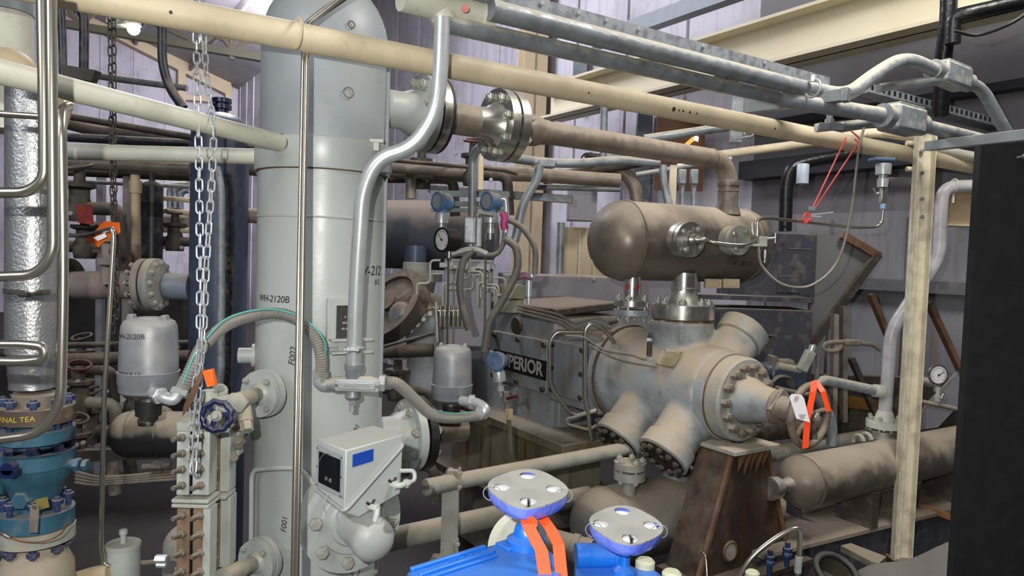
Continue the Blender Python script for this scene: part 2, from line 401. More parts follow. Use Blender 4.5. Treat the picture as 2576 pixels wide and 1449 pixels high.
# lamp on the left ceiling
lp = at(303, 45, 9); t = T('hanging_lamp', 'small grey hanging lamp with glowing bulb below a cream pipe', 'lamp', lp)
part('gear_box', MB().box(lp, (.26, .2, .2)), 'creamw', t, bevel=.01)
q = at(334, 52, 9); part('reflector', MB().lathe(q-Z*.06, Z, [(0, .10), (.05, .09), (.1, .07), (.12, .03), (.12, 0)], 24), 'creamw', t)
part('bulb', MB().ball(at(336, 73, 9), .075), 'lamp', t)
part('bracket_arm', MB().tube(fillet([at(306, 46, 8.85), at(318, 38, 8.85), at(320, -20, 8.85)], .1), .02), 'galvb', t)

# ---------- skid deck ----------
dz = -1.45
fa, fb = atz(1900, 1412, dz), atz(2400, 1288, dz); fd = (fb-fa).normalized()
A = fa + fd*.05; B = fb + fd*.35; nb = Vector((-fd.y, fd.x, 0))
top = mat('dusty_deck', (0, 0, 0))
t = T('skid_deck', 'long dusty steel skid deck under the bare steel bottle', 'platform', Vector((A.x, A.y, 0)))
part('deck_plate', MB().prism([A, B, B+nb*.95, A+nb*.95], Z*.02), 'deck', t)
part('front_beam', MB().prism([A-Z*.02+nb*.03, B-Z*.02+nb*.03, B-Z*.26+nb*.03, A-Z*.26+nb*.03], nb*.02).prism([A-Z*.26, B-Z*.26, B-Z*.28, A-Z*.28], nb*.2), 'slate', t)
for k in range(4):
    q = A+fd*(.2+k*.45)+nb*.3; part('skid_leg', MB().box((q.x, q.y, .31), (.12, .12, .62)), 'slate', t)
part('upstand_plate', MB().prism([atz(1980, 1300, dz)+Z*.02, atz(2015, 1315, dz)+Z*.02, atz(2015, 1315, dz)+Z*.12, atz(1980, 1300, dz)+Z*.14], nb*.01), 'slate', t)
# ================= TALL FOREGROUND VESSEL =================
VC = Vector((-.735, 2.75, 0)); VR = .236
def vh(x, y, off=0.):
    d = ray(x, y); ox, oy = CAM.x-VC.x, CAM.y-VC.y; R = VR+off
    a = d.x**2+d.y**2; b = 2*(ox*d.x+oy*d.y); c = ox*ox+oy*oy-R*R; s = b*b-4*a*c
    return CAM + d*((-b-math.sqrt(max(s, 0)))/(2*a))
def vz(y, x=805): return vh(x, y).z
VT = T('scrubber_vessel', 'tall pale grey cylindrical vessel with domed head filling the left foreground', 'vessel', (VC.x, VC.y, 0))
zb = vz(422); zt = vz(340); ztop = vz(70)
part('shell', MB().lathe(VC, Z, [(.02, 0), (.02, VR), (zb+.02, VR), (zb+.02, 0)], 72), 'vessel', VT)
part('head', MB().lathe(VC+Z*(zt-.01), Z, [(0, 0), (0, VR-.004), (ztop-zt, VR-.002)] + [(d, r) for d, r in dome(VR-.002, .27, 10, ztop-zt)], 72), 'vdark', VT, label='darker blue-grey domed head')
part('reinforcing_band', MB().lathe(VC+Z*zb, Z, [(0, 0), (0, VR+.012), (.004, VR+.014), (zt-zb-.004, VR+.014), (zt-zb, VR+.01), (zt-zb, 0)], 72), 'vessel', VT)
for y in (422, 545, 1382):
    part('weld_ring', MB().torus(VC+Z*vz(y), Z, VR+.001, .0035, 72, 8), 'vessel' if y > 430 else 'rust2', VT)
part('lap_seam', MB().box(vh(962, 800, .004), (.012, .012, 2.0)), 'vdark', VT)
# clip on the band
q = vh(948, 355, .02); part('lug', MB().box(q, (.05, .02, .012)).box(q-Z*.02, (.02, .02, .03)), 'creamw', VT)
q = vh(960, 412, .02); part('lug', MB().box(q+Vector((.012, .03, 0)), (.035, .05, .06)), 'vessel', VT)
def vtext(s, x, y, size, rot=0., shear=.15, ma='ink', name='marking'):
    P = vh(x, y); th0 = math.atan2(P.x-VC.x, -(P.y-VC.y)); R = VR+.0022
    def fn(a, b, z):
        a += b*shear; c, sn = math.cos(rot), math.sin(rot); a, b = a*c-b*sn, a*sn+b*c
        th = th0 + a/R; return Vector((VC.x + R*math.sin(th), VC.y - R*math.cos(th), P.z+b))
    return part(name, text_mb(s, size, fn), ma, VT, smooth=0)
vtext('WH-2120B', 684, 752, .034); vtext('F002', 737, 895, .034, 1.45); vtext('F001', 716, 1318, .03, 1.5); vtext('F001', 893, 1085, .028, 1.1)
vtext('V-212', 938, 682, .05); vtext('8-2', 948, 710, .028)
# splash ring marks (rust rosettes)
for x, y, s in ((877, 233, .018), (896, 1438, .018), (884, 62, .012)):
    mb = MB(); P = vh(x, y, .001); n_ = (P-Vector((VC.x, VC.y, P.z))).normalized(); _, S_, T_ = frame(n_)
    for k in range(16):
        an = k*math.pi/8; mb.lathe(P+(S_*math.cos(an)+T_*math.sin(an))*s, n_, [(0, 0), (0, .0028), (.0012, .0025), (.0012, 0)], 7)
    part('rust_spot', mb, 'rust2', VT)
# long painted tube looping off the shell at lower left
pipe('drain_tube', None, None, [vh(631, 1440, .03), vh(633, 1200, .03), vh(640, 1182, .03), vh(700, 1177, .03), vh(757, 1178, .02), vh(800, 1205, .03)+Vector((0, -.06, 0)), at(860, 1265, 2.28)], .0085, 'vessel', .05, parent=VT)
pipe('drain_tube', None, None, [at(860, 1265, 2.28), at(912, 1272, 2.2), at(950, 1225, 2.12), at(962, 1205, 2.1)], .0085, 'vessel', .05, parent=VT)

# nozzle helper on the vessel
def vnoz(dirv, t0, t1, z, r, R, th, nb_, bs, pair=True, ma='vessel', fma=None, L=None, phase=.2, hub=0):
    d = Vector(dirv).normalized(); o = VC + Z*z
    part('nozzle', MB().lathe(o, d, [(t0, 0), (t0, r), (t1-.001, r), (t1-.001, 0)], 36).lathe(o, d, [(VR-.02, r*1.3), (VR+.012, r*1.02)], 36), ma, VT)
    nf_ = part('nozzle_flange', fl_mb(o+d*(t1-th), d, R, th, r, hub), fma or ma, VT)
    bolts(nf_, o+d*(t1-th+(th*2+.012)/2), d, R*.78, nb_, bs, th*2+.012, phase=phase, ma='nut' if ma != 'vessel' else 'nutg')
    return o, d
G['nutg'] = mat('grey_painted_nut', (172, 174, 164), .5, .1, dust=.35, grime=.3, scale=30)
# ---- level displacer nozzle facing camera right ----
zd = at(895, 1308, 2.44).z
o, d = vnoz(W, .1, .355, zd, .1, .176, .03, 8, .022, phase=.15)
DT = T('level_displacer', 'pale grey bolted cover and blunt round snout under the instrument box', 'level displacer', o+d*.36-Z*.17)
part('cover_flange', MB().lathe(o+d*.359, d, [(0, 0), (0, .178), (.03, .178), (.03, .115), (.036, .11), (.036, .085), (.045, .078), (.045, 0)], 48), 'vessel', DT)
part('snout', MB().lathe(o+d*.395, d, [(0, 0), (0, .066), (.15, .066), (.155, .071), (.16, .071)] + dome(.071, .045, 8, .175), 40), 'vessel', DT)
nk = o+d*.47
part('neck', MB().lathe(nk, Z, [(.04, 0), (.04, .034), (.09, .034), (.092, .028), (.13, .028), (.13, .02), (.2, .02), (.2, 0)], 24), 'vessel', DT)

# ---- controller box (sloping front instrument box) ----
def bx(x, y, Y): return at(x, y, Y)
CT = T('level_controller', 'grey dusty instrument box with a dark window and blue strip above the round cover', 'instrument box', at(900, 1240, 2.05))
ff = bx(798, 1105, 1.93); fr = bx(870, 1133, 1.80); dn = Z*.135
side = (fr-ff); sl = side.length; sx = side/sl; dep = Vector((-sx.y, sx.x, 0))*.24 
dep = (bx(1015, 1098, 1.98) - fr); dep.z = 0
fbl = ff + dep; top_ = [ff, fr, fr+dep, ff+dep]
body = MB().add([ff, fr, fr+dep, ff+dep, ff-dn, fr-dn*1.15, fr+dep-dn*.2, ff+dep-dn*.2], [(0, 1, 2, 3), (0, 4, 5, 1), (1, 5, 6, 2), (2, 6, 7, 3), (3, 7, 4, 0), (4, 7, 6, 5)])
part('door_cover', body, 'vessel', CT, bevel=.004)
# back half, below the diagonal seam
low = MB().add([ff-dn*1.03, fr-dn*1.18, fr+dep-dn*.2, ff+dep-dn*.2, ff-dn*1.25+dep*.25, fr-dn*1.42+dep*.22, fr+dep*.98-dn*1.25, ff+dep*.98-dn*1.25], [(0, 1, 2, 3), (0, 4, 5, 1), (1, 5, 6, 2), (2, 6, 7, 3), (3, 7, 4, 0), (4, 7, 6, 5)])
part('back_case', low, 'vessel', CT, bevel=.006)
part('seam_gasket', MB().tube(fillet([ff-dn*1.02-dep*.01, fr-dn*1.17-dep*.01+sx*.004, fr+dep-dn*.2+sx*.006, ff+dep-dn*.2], .02), .0055, 10), 'vdark', CT)
nrm_f = -dep.normalized()
wx = Vector(sx); wc = (ff+fr)/2 - Z*.07 + nrm_f*.0015
part('window_frame', MB().box(wc, (sl*.94, .004, .115), (wx, nrm_f, Z)), 'vdark', CT, bevel=.002)
win = part('window', MB().box(wc+nrm_f*.003, (sl*.74, .003, .085), (wx, nrm_f, Z)), 'glassd', CT, bevel=.001)
mb = MB().torus(wc+nrm_f*.0045+Z*.01, nrm_f, sl*.22, .0012, 20, 6, .3, 2.6)
for k in range(2): mb.hex(wc+nrm_f*.004-Z*.022+wx*(.012*(k*2-1)), nrm_f, .006, .003)
part('window_dial', mb, 'hose', win)
for i in (-1, 1):
    for k in (-1, 0, 1): part('screw', MB().cyl(wc+wx*sl*.42*i+Z*.05*k+nrm_f*.001, wc+wx*sl*.42*i+Z*.05*k+nrm_f*.005, .003, 8), 'steel', CT)
dn_ = dep.normalized(); Nn = Vector((dn_.y, -dn_.x, 0))
part('blue_strip', MB().box(fr+dep*.28-Z*.032+Nn*.0012, (dep.length*.34, .002, .032), (dn_, Nn, Z)), 'bluestrip', CT)
part('lifting_wire', MB().tube(cat([wc-Z*.06+nrm_f*.004, wc-Z*.085+nrm_f*.02, wc-Z*.11+nrm_f*.01]), .0012, 6), 'galvb', CT)
for s_, dz_ in ((.42, .155), (.8, .115)):
    q = fr+dep*s_-Z*dz_+Nn*.002
    part('port_badge', MB().torus(q+Z*.006, Nn, .014, .0035, 12, 6, math.pi*1.1, math.pi*1.9), 'black', CT)
q1 = fr+dep*.42-Z*.17; q2 = fr+dep*.8-Z*.13
part('elbow_fitting', MB().tube(fillet([q1-Nn*.005, q1+Nn*.03, q1+Nn*.03-Z*.03-dn_*.01], .02), .0085, 12).hex(q1+Nn*.02, Nn, .012, .01).hex(q1+Nn*.03-Z*.025, -Z, .0125, .012), 'vessel', CT)
part('elbow_fitting', MB().tube(fillet([q2-Nn*.005, q2+Nn*.028, q2+Nn*.028+dn_*.03], .02), .0085, 12).hex(q2+Nn*.01, Nn, .012, .01).hex(q2+Nn*.028+dn_*.025, dn_, .0125, .012), 'vessel', CT)
part('air_tube', MB().tube(fillet([q2+Nn*.028+dn_*.03, q2+Nn*.028+dn_*.065, q2+Nn*.02+dn_*.07+Z*.025, q2+dn_*.03+Z*.03], .02), .006, 12), 'vessel', CT)
# ---- right lower flange pair ----
zr = at(1055, 1092, 2.98).z
o, d = vnoz(U, .1, .41, zr, .085, .150, .034, 8, .021, hub=.07, phase=.3)
LP = T('lower_outlet_pipe', 'dusty black-banded flange and short bare pipe right of the vessel, below the right silver dome', 'pipe', o+d*.45-Z*.15)
part('flange', MB().lathe(o+d*.422, d, [(0, 0), (0, .152), (.034, .152), (.034, .09), (.05, .06), (.05, 0)], 48), 'black', LP, label='black edged flange')
part('pipe_stub', MB().lathe(o+d*.46, d, [(0, 0), (0, .058), (.19, .058), (.19, 0)], 32), 'tank', LP)
# ---- left flange pairs ----
def left_noz(px, py, R, label):
    d = Vector((-.40, -.917, 0)).normalized(); z = at(px, py, 2.47).z; o = VC+Z*z
    vnoz(d, .1, .300, z, R*.5, R*1.04, .02, 4, R*.14, phase=.75)
    t = T('root_valve', label, 'valve', o+d*.32-Z*R)
    part('flange', MB().lathe(o+d*.305, d, [(0, 0), (0, R), (.019, R), (.019, R*.5), (.03, R*.36), (.032, 0)], 40), 'vessel', t)
    return t, o+d*.33, d
t, q, d = left_noz(668, 990, .080, 'grey flanged root valve with a square plug at upper left of the vessel')
e = at(598, 1012, 2.2)
part('body', MB().tube([q, q+(e-q)*.35, q+(e-q)*.5, e], .026, 20, rad=[.026, .024, .03, .03]), 'dusty', t)
part('side_boss', MB().tube([q+(e-q)*.75, q+(e-q)*.75+Vector((.03, -.05, -.06))], .022, 18).hex(q+(e-q)*.75+Vector((.03, -.05, -.06)), Vector((.03, -.05, -.06)), .02, .03), 'dusty', t)
part('plug', MB().hex(e, e-q, .034, .02), 'dusty', t)
t, q, d = left_noz(668, 1412, .078, 'dusty flanged root valve at the bottom left foot of the vessel')
e = at(560, 1455, 2.25)
part('body', MB().tube([q, q+(e-q)*.35, q+(e-q)*.5, e], .026, 20, rad=[.026, .024, .032, .032]), 'dusty', t)
# small nozzles lower left of vessel
for y, r in ((1090, .034), (905, .03)):
    o_ = VC+Z*at(640, y, 2.6).z; dd = Vector((-.97, -.2, 0)).normalized()
    part('side_boss', MB().lathe(o_, dd, [(.1, 0), (.1, r*1.5), (VR+.01, r*1.5), (VR+.012, r), (VR+.06, r), (VR+.06, 0)], 24), 'vessel', VT)
# ================= OVERHEAD PIPES AND CONDUITS =================
# main cream pipe (level, receding to the right)
ZC = .667
a = atz(160, -34, ZC); b = atz(2478, 428, ZC); 
a = atz(330, 12, ZC); b = atz(2300, 391, ZC); d = (b-a).normalized(); d.z = 0
t = T('overhead_pipe', 'long cream painted pipe crossing the whole photo diagonally in front of the tall vessel', 'pipe', a-d*.35-Z*.05)
part('pipe', MB().tube([a-d*.4, b+d*.95], .044, 28), 'cream', t)
for i, (x, y, r_) in enumerate(((1684, 270, .011), (1694, 284, .007), (1672, 282, .006), (1700, 272, .005), (1688, 292, .005), (420, 40, .006), (1480, 226, .005), (1920, 322, .006))):
    q_0 = atz(x, y, ZC+.0); nn_ = (CAM-q_0).normalized(); nn_ = (nn_-d*nn_.dot(d)).normalized(); ax_ = atz(x, y, ZC); c_ = (a + d*((ax_-a).dot(d))); c_.z = a.z
    part('scuff_mark', MB().lathe(c_+nn_*.0425, nn_, [(0, 0), (0, r_), (.0022, r_*.8), (.0022, 0)], 9), 'dark', t)
q = atz(748, 84, ZC); part('weld_ring', MB().torus(q, d, .0445, .004, 32, 8), 'cream', t)
mb = MB().tube([q-d*.005, q+d*.05], .0448, 28)
q = atz(1640, 262, ZC)
# second pale pipe entering the vessel band
b2 = vh(716, 362, -.01); a2 = atz(-60, 165, b2.z-CAM.z+.02)
t = T('overhead_pipe', 'pale pipe running from the top left corner into the white band of the vessel', 'pipe', a2)
part('pipe', MB().tube([a2, b2], .030, 24), 'creamw', t)
part('weld_ring', MB().torus(b2+(a2-b2).normalized()*.018, b2-a2, .03, .004, 24, 8), 'rust2', t)
pipe('overhead_pipe', 'horizontal pale pipe with shadow bands meeting the vessel just below its white band', 'pipe', [at(165, 381, 2.8), at(648, 394, 2.8)], .031, 'creamw', n=20)
# U clamp on the main pipe, channel hanger
k = atz(1888, 318, ZC)
t = T('pipe_clamp', 'thin round wire clamp around the cream pipe under the strut channel', 'clamp', k)
part('u_bolt', MB().torus(k, d, .047, .0055, 28, 8).tube([k-Z*.05-Vector((.0, .03, 0)), k-Z*.06-Vector((.07, .0, 0))], .006), 'galvb', t)
e = at(1857, 230, k.y+.09); part('hanger_bar', MB().box((e+at(1848, 355, k.y+.09))/2, (.055, .03, m(130, k.y+.09))), 'galv', t)
# galvanised conduit pair with tray
ZG = .82
c0 = atz(1232, 24, ZG); c1 = atz(1990, 214, ZG); dc = (c1-c0).normalized(); dc.z = 0; sd = dc.cross(Z)
t = T('conduit_run', 'thick galvanised conduit sloping right from the white cast tee at the top', 'conduit', c0)
part('tube', MB().tube([c0, c1+dc*.1], .037, 24), 'galv', t)
t = T('conduit_run', 'second galvanised conduit just under and behind the thick one at the top', 'conduit', c0-Z*.06)
l0 = c0 - Z*.062 - sd*.05; l1 = c1-Z*.055 - sd*.05
part('tube', MB().tube([l0-dc*.15, l1], .030, 20), 'galv', t)
t = T('strut_channel', 'long galvanised strut channel lying along the top of the conduit pair', 'channel', c0+Z*.05)
part('channel', MB().box((c0+c1)/2+Z*.048+sd*.0, ((c1-c0).length+.5, .05, .045), (dc, sd, Z)), mat('mottled_zinc', (150, 154, 160), .45, .15, grime=.6, scale=30, grimec=(84, 88, 96)), t)
for f in (.12, .22, .3, .4, .62, .86):
    part('screw', MB().hex(c0+(c1-c0)*f+Z*.055+sd*.027, sd, .008, .006), 'galvb', t)
# continuing conduit with offset bend to upper fitting
e1 = c1; Ye = e1.y
P = [e1, at(2130, 243, Ye+.12), at(2190, 195, Ye+.2), at(2275, 142, Ye+.35), at(2358, 180, Ye+.5)]
pipe('offset_conduit', 'dusty grey conduit bending up over and into the upper right fitting', 'conduit', [P[0]+dc*.1] + P[1:], .035, 'galv', .18, 20)
t = T('conduit_fitting', 'large dusty cast conduit fitting at upper right on the bent conduit', 'fitting', at(2390, 200, Ye+.55))
f0 = at(2352, 176, Ye+.5); f1 = at(2425, 205, Ye+.62); fdn = (f1-f0).normalized()
def castbox(t, a_, b_, r, ma, lid=True):
    dd = (b_-a_).normalized(); _, S_, T_ = frame(dd); L_ = (b_-a_).length
    part('body', MB().box((a_+b_)/2, (L_*.72, r*2, r*2.1), (dd, S_, T_)), ma, t, bevel=r*.3)
    part('hub', MB().lathe(a_-dd*.0, dd, [(0, 0), (0, r*.95), (L_*.2, r*.95), (L_*.2, 0)], 24), ma, t)
    part('hub', MB().lathe(b_, -dd, [(0, 0), (0, r*.9), (L_*.2, r*.9), (L_*.2, 0)], 24), ma, t)
    if lid: part('cover', MB().box((a_+b_)/2+T_*r*1.08, (L_*.62, r*1.7, r*.16), (dd, S_, T_)), ma, t, bevel=r*.06)
castbox(t, f0-fdn*.02, f1+fdn*.04, .055, 'galv')
pipe('offset_conduit', 'grey conduit sweeping down right from the upper right fitting', 'conduit', [f1, at(2470, 222, Ye+.7), at(2530, 330, Ye+.8), at(2560, 380, Ye+.85)], .032, 'galv', .15, 20)
pipe('branch_conduit', 'thinner grey conduit running level left from the upper right fitting', 'conduit', [f0+Vector((.02, 0, -.05)), at(2210, 222, Ye+.4)], .022, 'galv', .1)
# second fitting lower
g0 = at(2218, 290, Ye+.15); g1 = at(2318, 315, Ye+.35)
pipe('lower_conduit', 'grey conduit emerging under the strut end and entering the flat cast fitting', 'conduit', [l1-dc*.02, g0], .036, 'galv', n=20)
t = T('conduit_fitting', 'flat dusty cast conduit fitting above the cream post', 'fitting', g0); castbox(t, g0, g1, .06, 'galv')
pipe('lower_conduit', 'grey conduit leaving the flat cast fitting to the right edge', 'conduit', [g1, at(2470, 352, Ye+.62)], .033, 'galv', n=20)
# conduit body with label cover and its conduit
h0 = at(2052, 322, 3.5); h1 = at(2120, 315, 3.5)
t = T('conduit_tee', 'small bright conduit body with oval cover right above the cream pipe', 'conduit body', h0)
part('body', MB().tube([h0, h1], .022, 20), 'galvb', t)
part('cover', MB().box((h0+h1)/2-Vector((0, .022, .003)), (.12, .008, .034)), 'galv', t, bevel=.003)
part('top_plug', MB().lathe((h0+h1)/2+Z*.015, Z, [(0, 0), (0, .022), (.02, .022), (.02, .015), (.05, .015), (.05, .019), (.062, .019), (.062, 0)], 14), 'galvb', t)
pipe('branch_conduit', 'grey conduit linking the oval cover body to the flat cast fitting', 'conduit', [h1, at(2225, 305, 3.55)], .02, 'galv')
# perforated cable tray behind
ta = at(2165, 235, 4.3); tb_ = at(2510, 326, 4.9); td = (tb_-ta).normalized(); tn = td.cross(Z).normalized()
t = T('cable_tray', 'perforated grey cable tray behind the two cast fittings', 'cable tray', ta)
mb = MB().box((ta+tb_)/2, ((tb_-ta).length, .1, .006), (td, tn, Z)).box((ta+tb_)/2+tn*.05+Z*.025, ((tb_-ta).length, .006, .05), (td, tn, Z)).box((ta+tb_)/2-tn*.05+Z*.025, ((tb_-ta).length, .006, .06), (td, tn, Z))
part('tray', mb, 'galv', t)
mb = MB(); n_ = int((tb_-ta).length/.05)
for i in range(n_): mb.box(ta+td*(.03+i*.05)+tn*.054+Z*.03, (.018, .004, .028), (td, tn, Z))
part('slots', mb, 'black', t, kind='stuff')
# strut arm under the conduits
s0 = at(1860, 275, 3.62); s1 = at(2120, 240, 3.3); sv = (s1-s0).normalized(); sn_ = sv.cross(Z).normalized()
t = T('strut_channel', 'grey strut channel arm holding the conduits, ending beside the bent conduit', 'channel', s0)
part('channel', MB().box((s0+s1)/2, ((s1-s0).length, .05, .055), (sv, sn_, Z)), mat('grey_strut', (134, 142, 144), .5, .2, dust=.5, grime=.15), t, bevel=.003)
part('end_lip', MB().box(s1+sv*.012, (.03, .055, .062), (sv, sn_, Z)), 'galv', t, bevel=.003)
kk = at(2045, 205, Ye); part('clamp', MB().torus(kk-Z*.03, dc, .04, .006, 20, 8).hex(kk, Z, .014, .03), 'galvb', t)
# right strut
s0 = at(2335, 368, 3.85); s1 = at(2600, 338, 3.2); sv = (s1-s0).normalized(); sn_ = sv.cross(Z).normalized()
t = T('strut_channel', 'grey strut channel arm reaching from the cream post to the right edge', 'channel', s0)
part('channel', MB().box((s0+s1)/2, ((s1-s0).length, .05, .05), (sv, sn_, Z)), MATS['grey_strut'], t, bevel=.003)
# cream post
pY = 3.95; p0 = at(2264, 1402, pY); p1 = at(2322, 335, pY); px_ = (p0.x+p1.x)/2
t = T('support_post', 'tall cream painted channel post standing at the right', 'post', (px_, pY, p0.z))
cp = mat('chipped_cream_paint', (214, 206, 180), .5, grime=.35, scale=14, grimec=(92, 84, 72))
c = Vector((px_, pY, (p0.z+p1.z)/2)); H = p1.z-p0.z
part('channel', MB().box(c, (.1, .006, H)).box(c+Vector((-.048, -.022, 0)), (.006, .045, H)).box(c+Vector((.048, -.022, 0)), (.006, .045, H)).box(c+Vector((-.028, -.012, 0)), (.04, .02, H)), cp, t)
for y in (435, 500, 545, 380): q = at(2318, y, pY-.03); part('bolt', MB().hex(q, (0, -1, 0), .012, .01), 'galv', t)
part('base_foot', MB().box((px_, pY, p0.z/2), (.12, .1, p0.z)), 'dark', t)
for y in (360, 425):
    q = at(2280, y, pY+.02); part('clamp', MB().tube([q, q+Vector((.07, 0, 0))], .014), 'cream', t)
# cream pipe behind fitting, pale pipes right of post
pipe('short_pipe', 'short cream pipe with a union below the flat cast fitting', 'pipe', [at(2120, 345, 4.3), at(2200, 332, 4.25), at(2305, 345, 4.1)], .028, 'cream', .1, 20)
pipe('far_pipe', 'thin yellow cream pipe in the dark behind the strut arm', 'pipe', [at(1790, 392, 5.2), at(2190, 340, 4.9)], .03, 'cream')
pipe('far_pipe', 'pale pipe behind the post top reaching the black board', 'pipe', [at(2330, 372, 4.3), at(2480, 400, 4.5)], .03, 'creamw')
# bent white pipe right of post
pipe('bent_pipe', 'white painted pipe jogging left behind the cream post down to a bolted flange', 'pipe',
     [at(2475, 467, 4.25), at(2370, 470, 4.25), at(2362, 650, 4.25), at(2242, 830, 4.25), at(2226, 1040, 4.25)], .037, mat('white_pipe_paint', (196, 194, 198), .3, dust=.25, grime=.3, scale=14, grimec=(90, 76, 66)), .09, 22)
t = T('pipe_bracket', 'cream steel bracket plate holding the white bent pipe at the right', 'bracket', at(2440, 500, 4.4))
q = at(2435, 525, 4.4); part('plate', MB().box(q, (.25, .02, .2)), 'tan', t); part('ledge', MB().box(at(2430, 568, 4.35), (.3, .12, .012)).box(at(2430, 485, 4.35), (.28, .12, .012)), 'tan', t)
q = at(2400, 468, 4.25); part('clamp', MB().torus(q, (1, 0, 0), .04, .006, 20, 8).cyl(q-Z*.04, q-Z*.1, .008), 'creamw', t)
# bolted flange at the foot of the bent pipe
q = at(2225, 1062, 4.25)
t = T('flange_joint', 'white bolted flange on a bright steel flange and stub on the long bottle', 'flange', q-Z*.16)
part('flange', MB().lathe(q-Z*.03, Z, [(0, 0), (0, .102), (.042, .102), (.042, .06), (.10, .04), (.10, 0)], 40), 'creamw', t)
part('flange', MB().lathe(q-Z*.09, Z, [(0, 0), (0, .104), (.045, .104), (.045, .05), (.06, .05), (.06, 0)], 40), 'steel', t, label='bright steel lower flange')
part('stub', MB().lathe(q-Z*.2, Z, [(0, 0), (0, .045), (.12, .045), (.12, 0)], 28), 'steel', t)
bolts(t, q-Z*.035, Z, .082, 8, .014, .12, 'nut')
# black board right edge
mb = MB().prism([at(2468, 365, 2.2), at(2395, 1470, 2.2), Vector((at(2395, 1470, 2.2).x, 2.2, .0)), Vector((at(2720, 1470, 2.2).x, 2.2, .0)), at(2720, 345, 2.2)], Vector((0, .03, 0)))
t = T('black_board', 'matte black upright board filling the right edge', 'board', at(2395, 1470, 2.2))
part('board', mb, 'blackp', t); q = at(2560, 397, 2.19); part('screw', MB().cyl(q, q-Vector((0, .03, 0)), .004).hex(q-Vector((0, .03, 0)), (0, -1, 0), .009, .01), 'steel', t)
# black insulated refrigerant lines top right
pipe('insulated_line', 'black insulated line coming down from the roof at upper right', 'insulated pipe', [at(2388, -40, 4.15), at(2385, 60, 4.15), at(2372, 150, 4.2), at(2366, 290, 4.3)], .045, 'plas', .1)
pipe('insulated_line', 'black insulated line crossing the top right corner', 'insulated pipe', [at(2397, 110, 4.05), at(2398, 42, 4.05), at(2440, 32, 4.0), at(2620, -8, 3.9)], .04, 'plas', .1)
pipe('insulated_line', 'black wrapped line bending down behind the pink cords', 'insulated pipe', [at(2160, 385, 5), at(2040, 405, 5), at(1988, 420, 5), at(1978, 470, 5), at(1975, 582, 5)], .045, 'plas', .12)
pipe('black_cable', 'thin black cable sagging at the top right corner', 'cable', [at(2400, 78, 3.4), at(2460, 88, 3.4), at(2540, 60, 3.3), at(2600, 20, 3.3)], .008, 'black', curve=True)

# ---------- cast tee and drop conduit ----------
q = at(1115, 15, 2.40)
t = T('cast_tee', 'white cast conduit tee at the top centre feeding the drop conduit', 'fitting', q-Z*.06)
part('body', MB().tube([q-dc*.15, q+dc*.02], .048, 24).lathe(q+dc*.01, dc, [(0, 0), (0, .05), (.13, .046), (.13, .052), (.17, .052), (.17, 0)], 28), 'creamw', t)
part('drop_hub', MB().lathe(q, -Z, [(0, 0), (0, .046), (.045, .045), (.05, .038), (.062, .038), (.062, 0)], 28), 'creamw', t)
part('rust_patch', MB().lathe(at(1172, 32, 2.40)+Vector((0, -.038, -.0)), (.2, -1, .1), [(0, 0), (0, .014), (.002, .012), (.002, 0)], 14), mat('pale_red_primer', (196, 120, 104), .6, grime=.3), t)
q0 = at(1113, 46, 2.37)
DC = [q0, at(1108, 180, 2.36), at(1098, 285, 2.36), at(1040, 372, 2.36), at(950, 398, 2.36), at(912, 480, 2.37), at(897, 700, 2.40), at(889, 936, 2.42)]
pipe('drop_conduit', 'bright galvanised conduit bending twice down the front of the vessel to the tee body', 'conduit', DC, .0255, 'galvb', .11, 24)
t = T('conduit_tee', 'galvanised tee conduit body with a long oval cover on the vessel front', 'conduit body', at(886, 975, 2.42))
q = at(888, 968, 2.42); X_ = Vector((1, 0, .0))
part('body', MB().lathe(at(820, 966, 2.42), at(955, 966, 2.42)-at(820, 966, 2.42), [(0, 0), (0, .022), (.02, .022), (.03, .027), (.155, .027), (.165, .022), (.19, .022), (.19, 0)], 24), 'galv', t)
part('hub', MB().lathe(q, Z, [(0, 0), (0, .026), (.045, .026), (.055, .03), (.072, .03), (.072, 0)], 24), 'galv', t)
part('bottom_hub', MB().lathe(q, -Z, [(0, 0), (0, .026), (.035, .026), (.04, .028), (.05, .022), (.05, 0)], 24), 'galv', t)
part('drain_plug', MB().hex(q-Z*.05, -Z, .014, .02).cyl(q-Z*.07, q-Z*.092, .010), 'galvb', t)
cv = at(898, 970, 2.39)
part('cover', MB().box(cv, (.15, .008, .042)), 'galvb', t, bevel=.004); part('cover', MB().box(cv-Vector((0, .006, 0)), (.125, .008, .026)), 'galvb', t, bevel=.003)
for s in (-1, 1): part('screw', MB().cyl(cv+Vector((.068*s, -.004, 0)), cv+Vector((.068*s, -.009, 0)), .005, 10), 'steel', t)
part('embossed_lettering', text_mb('APPLETON', .017, flat(cv-Vector((0, .0105, 0)), (1, 0, .035), (0, 0, 1)), .0008), 'galv', t, smooth=0)
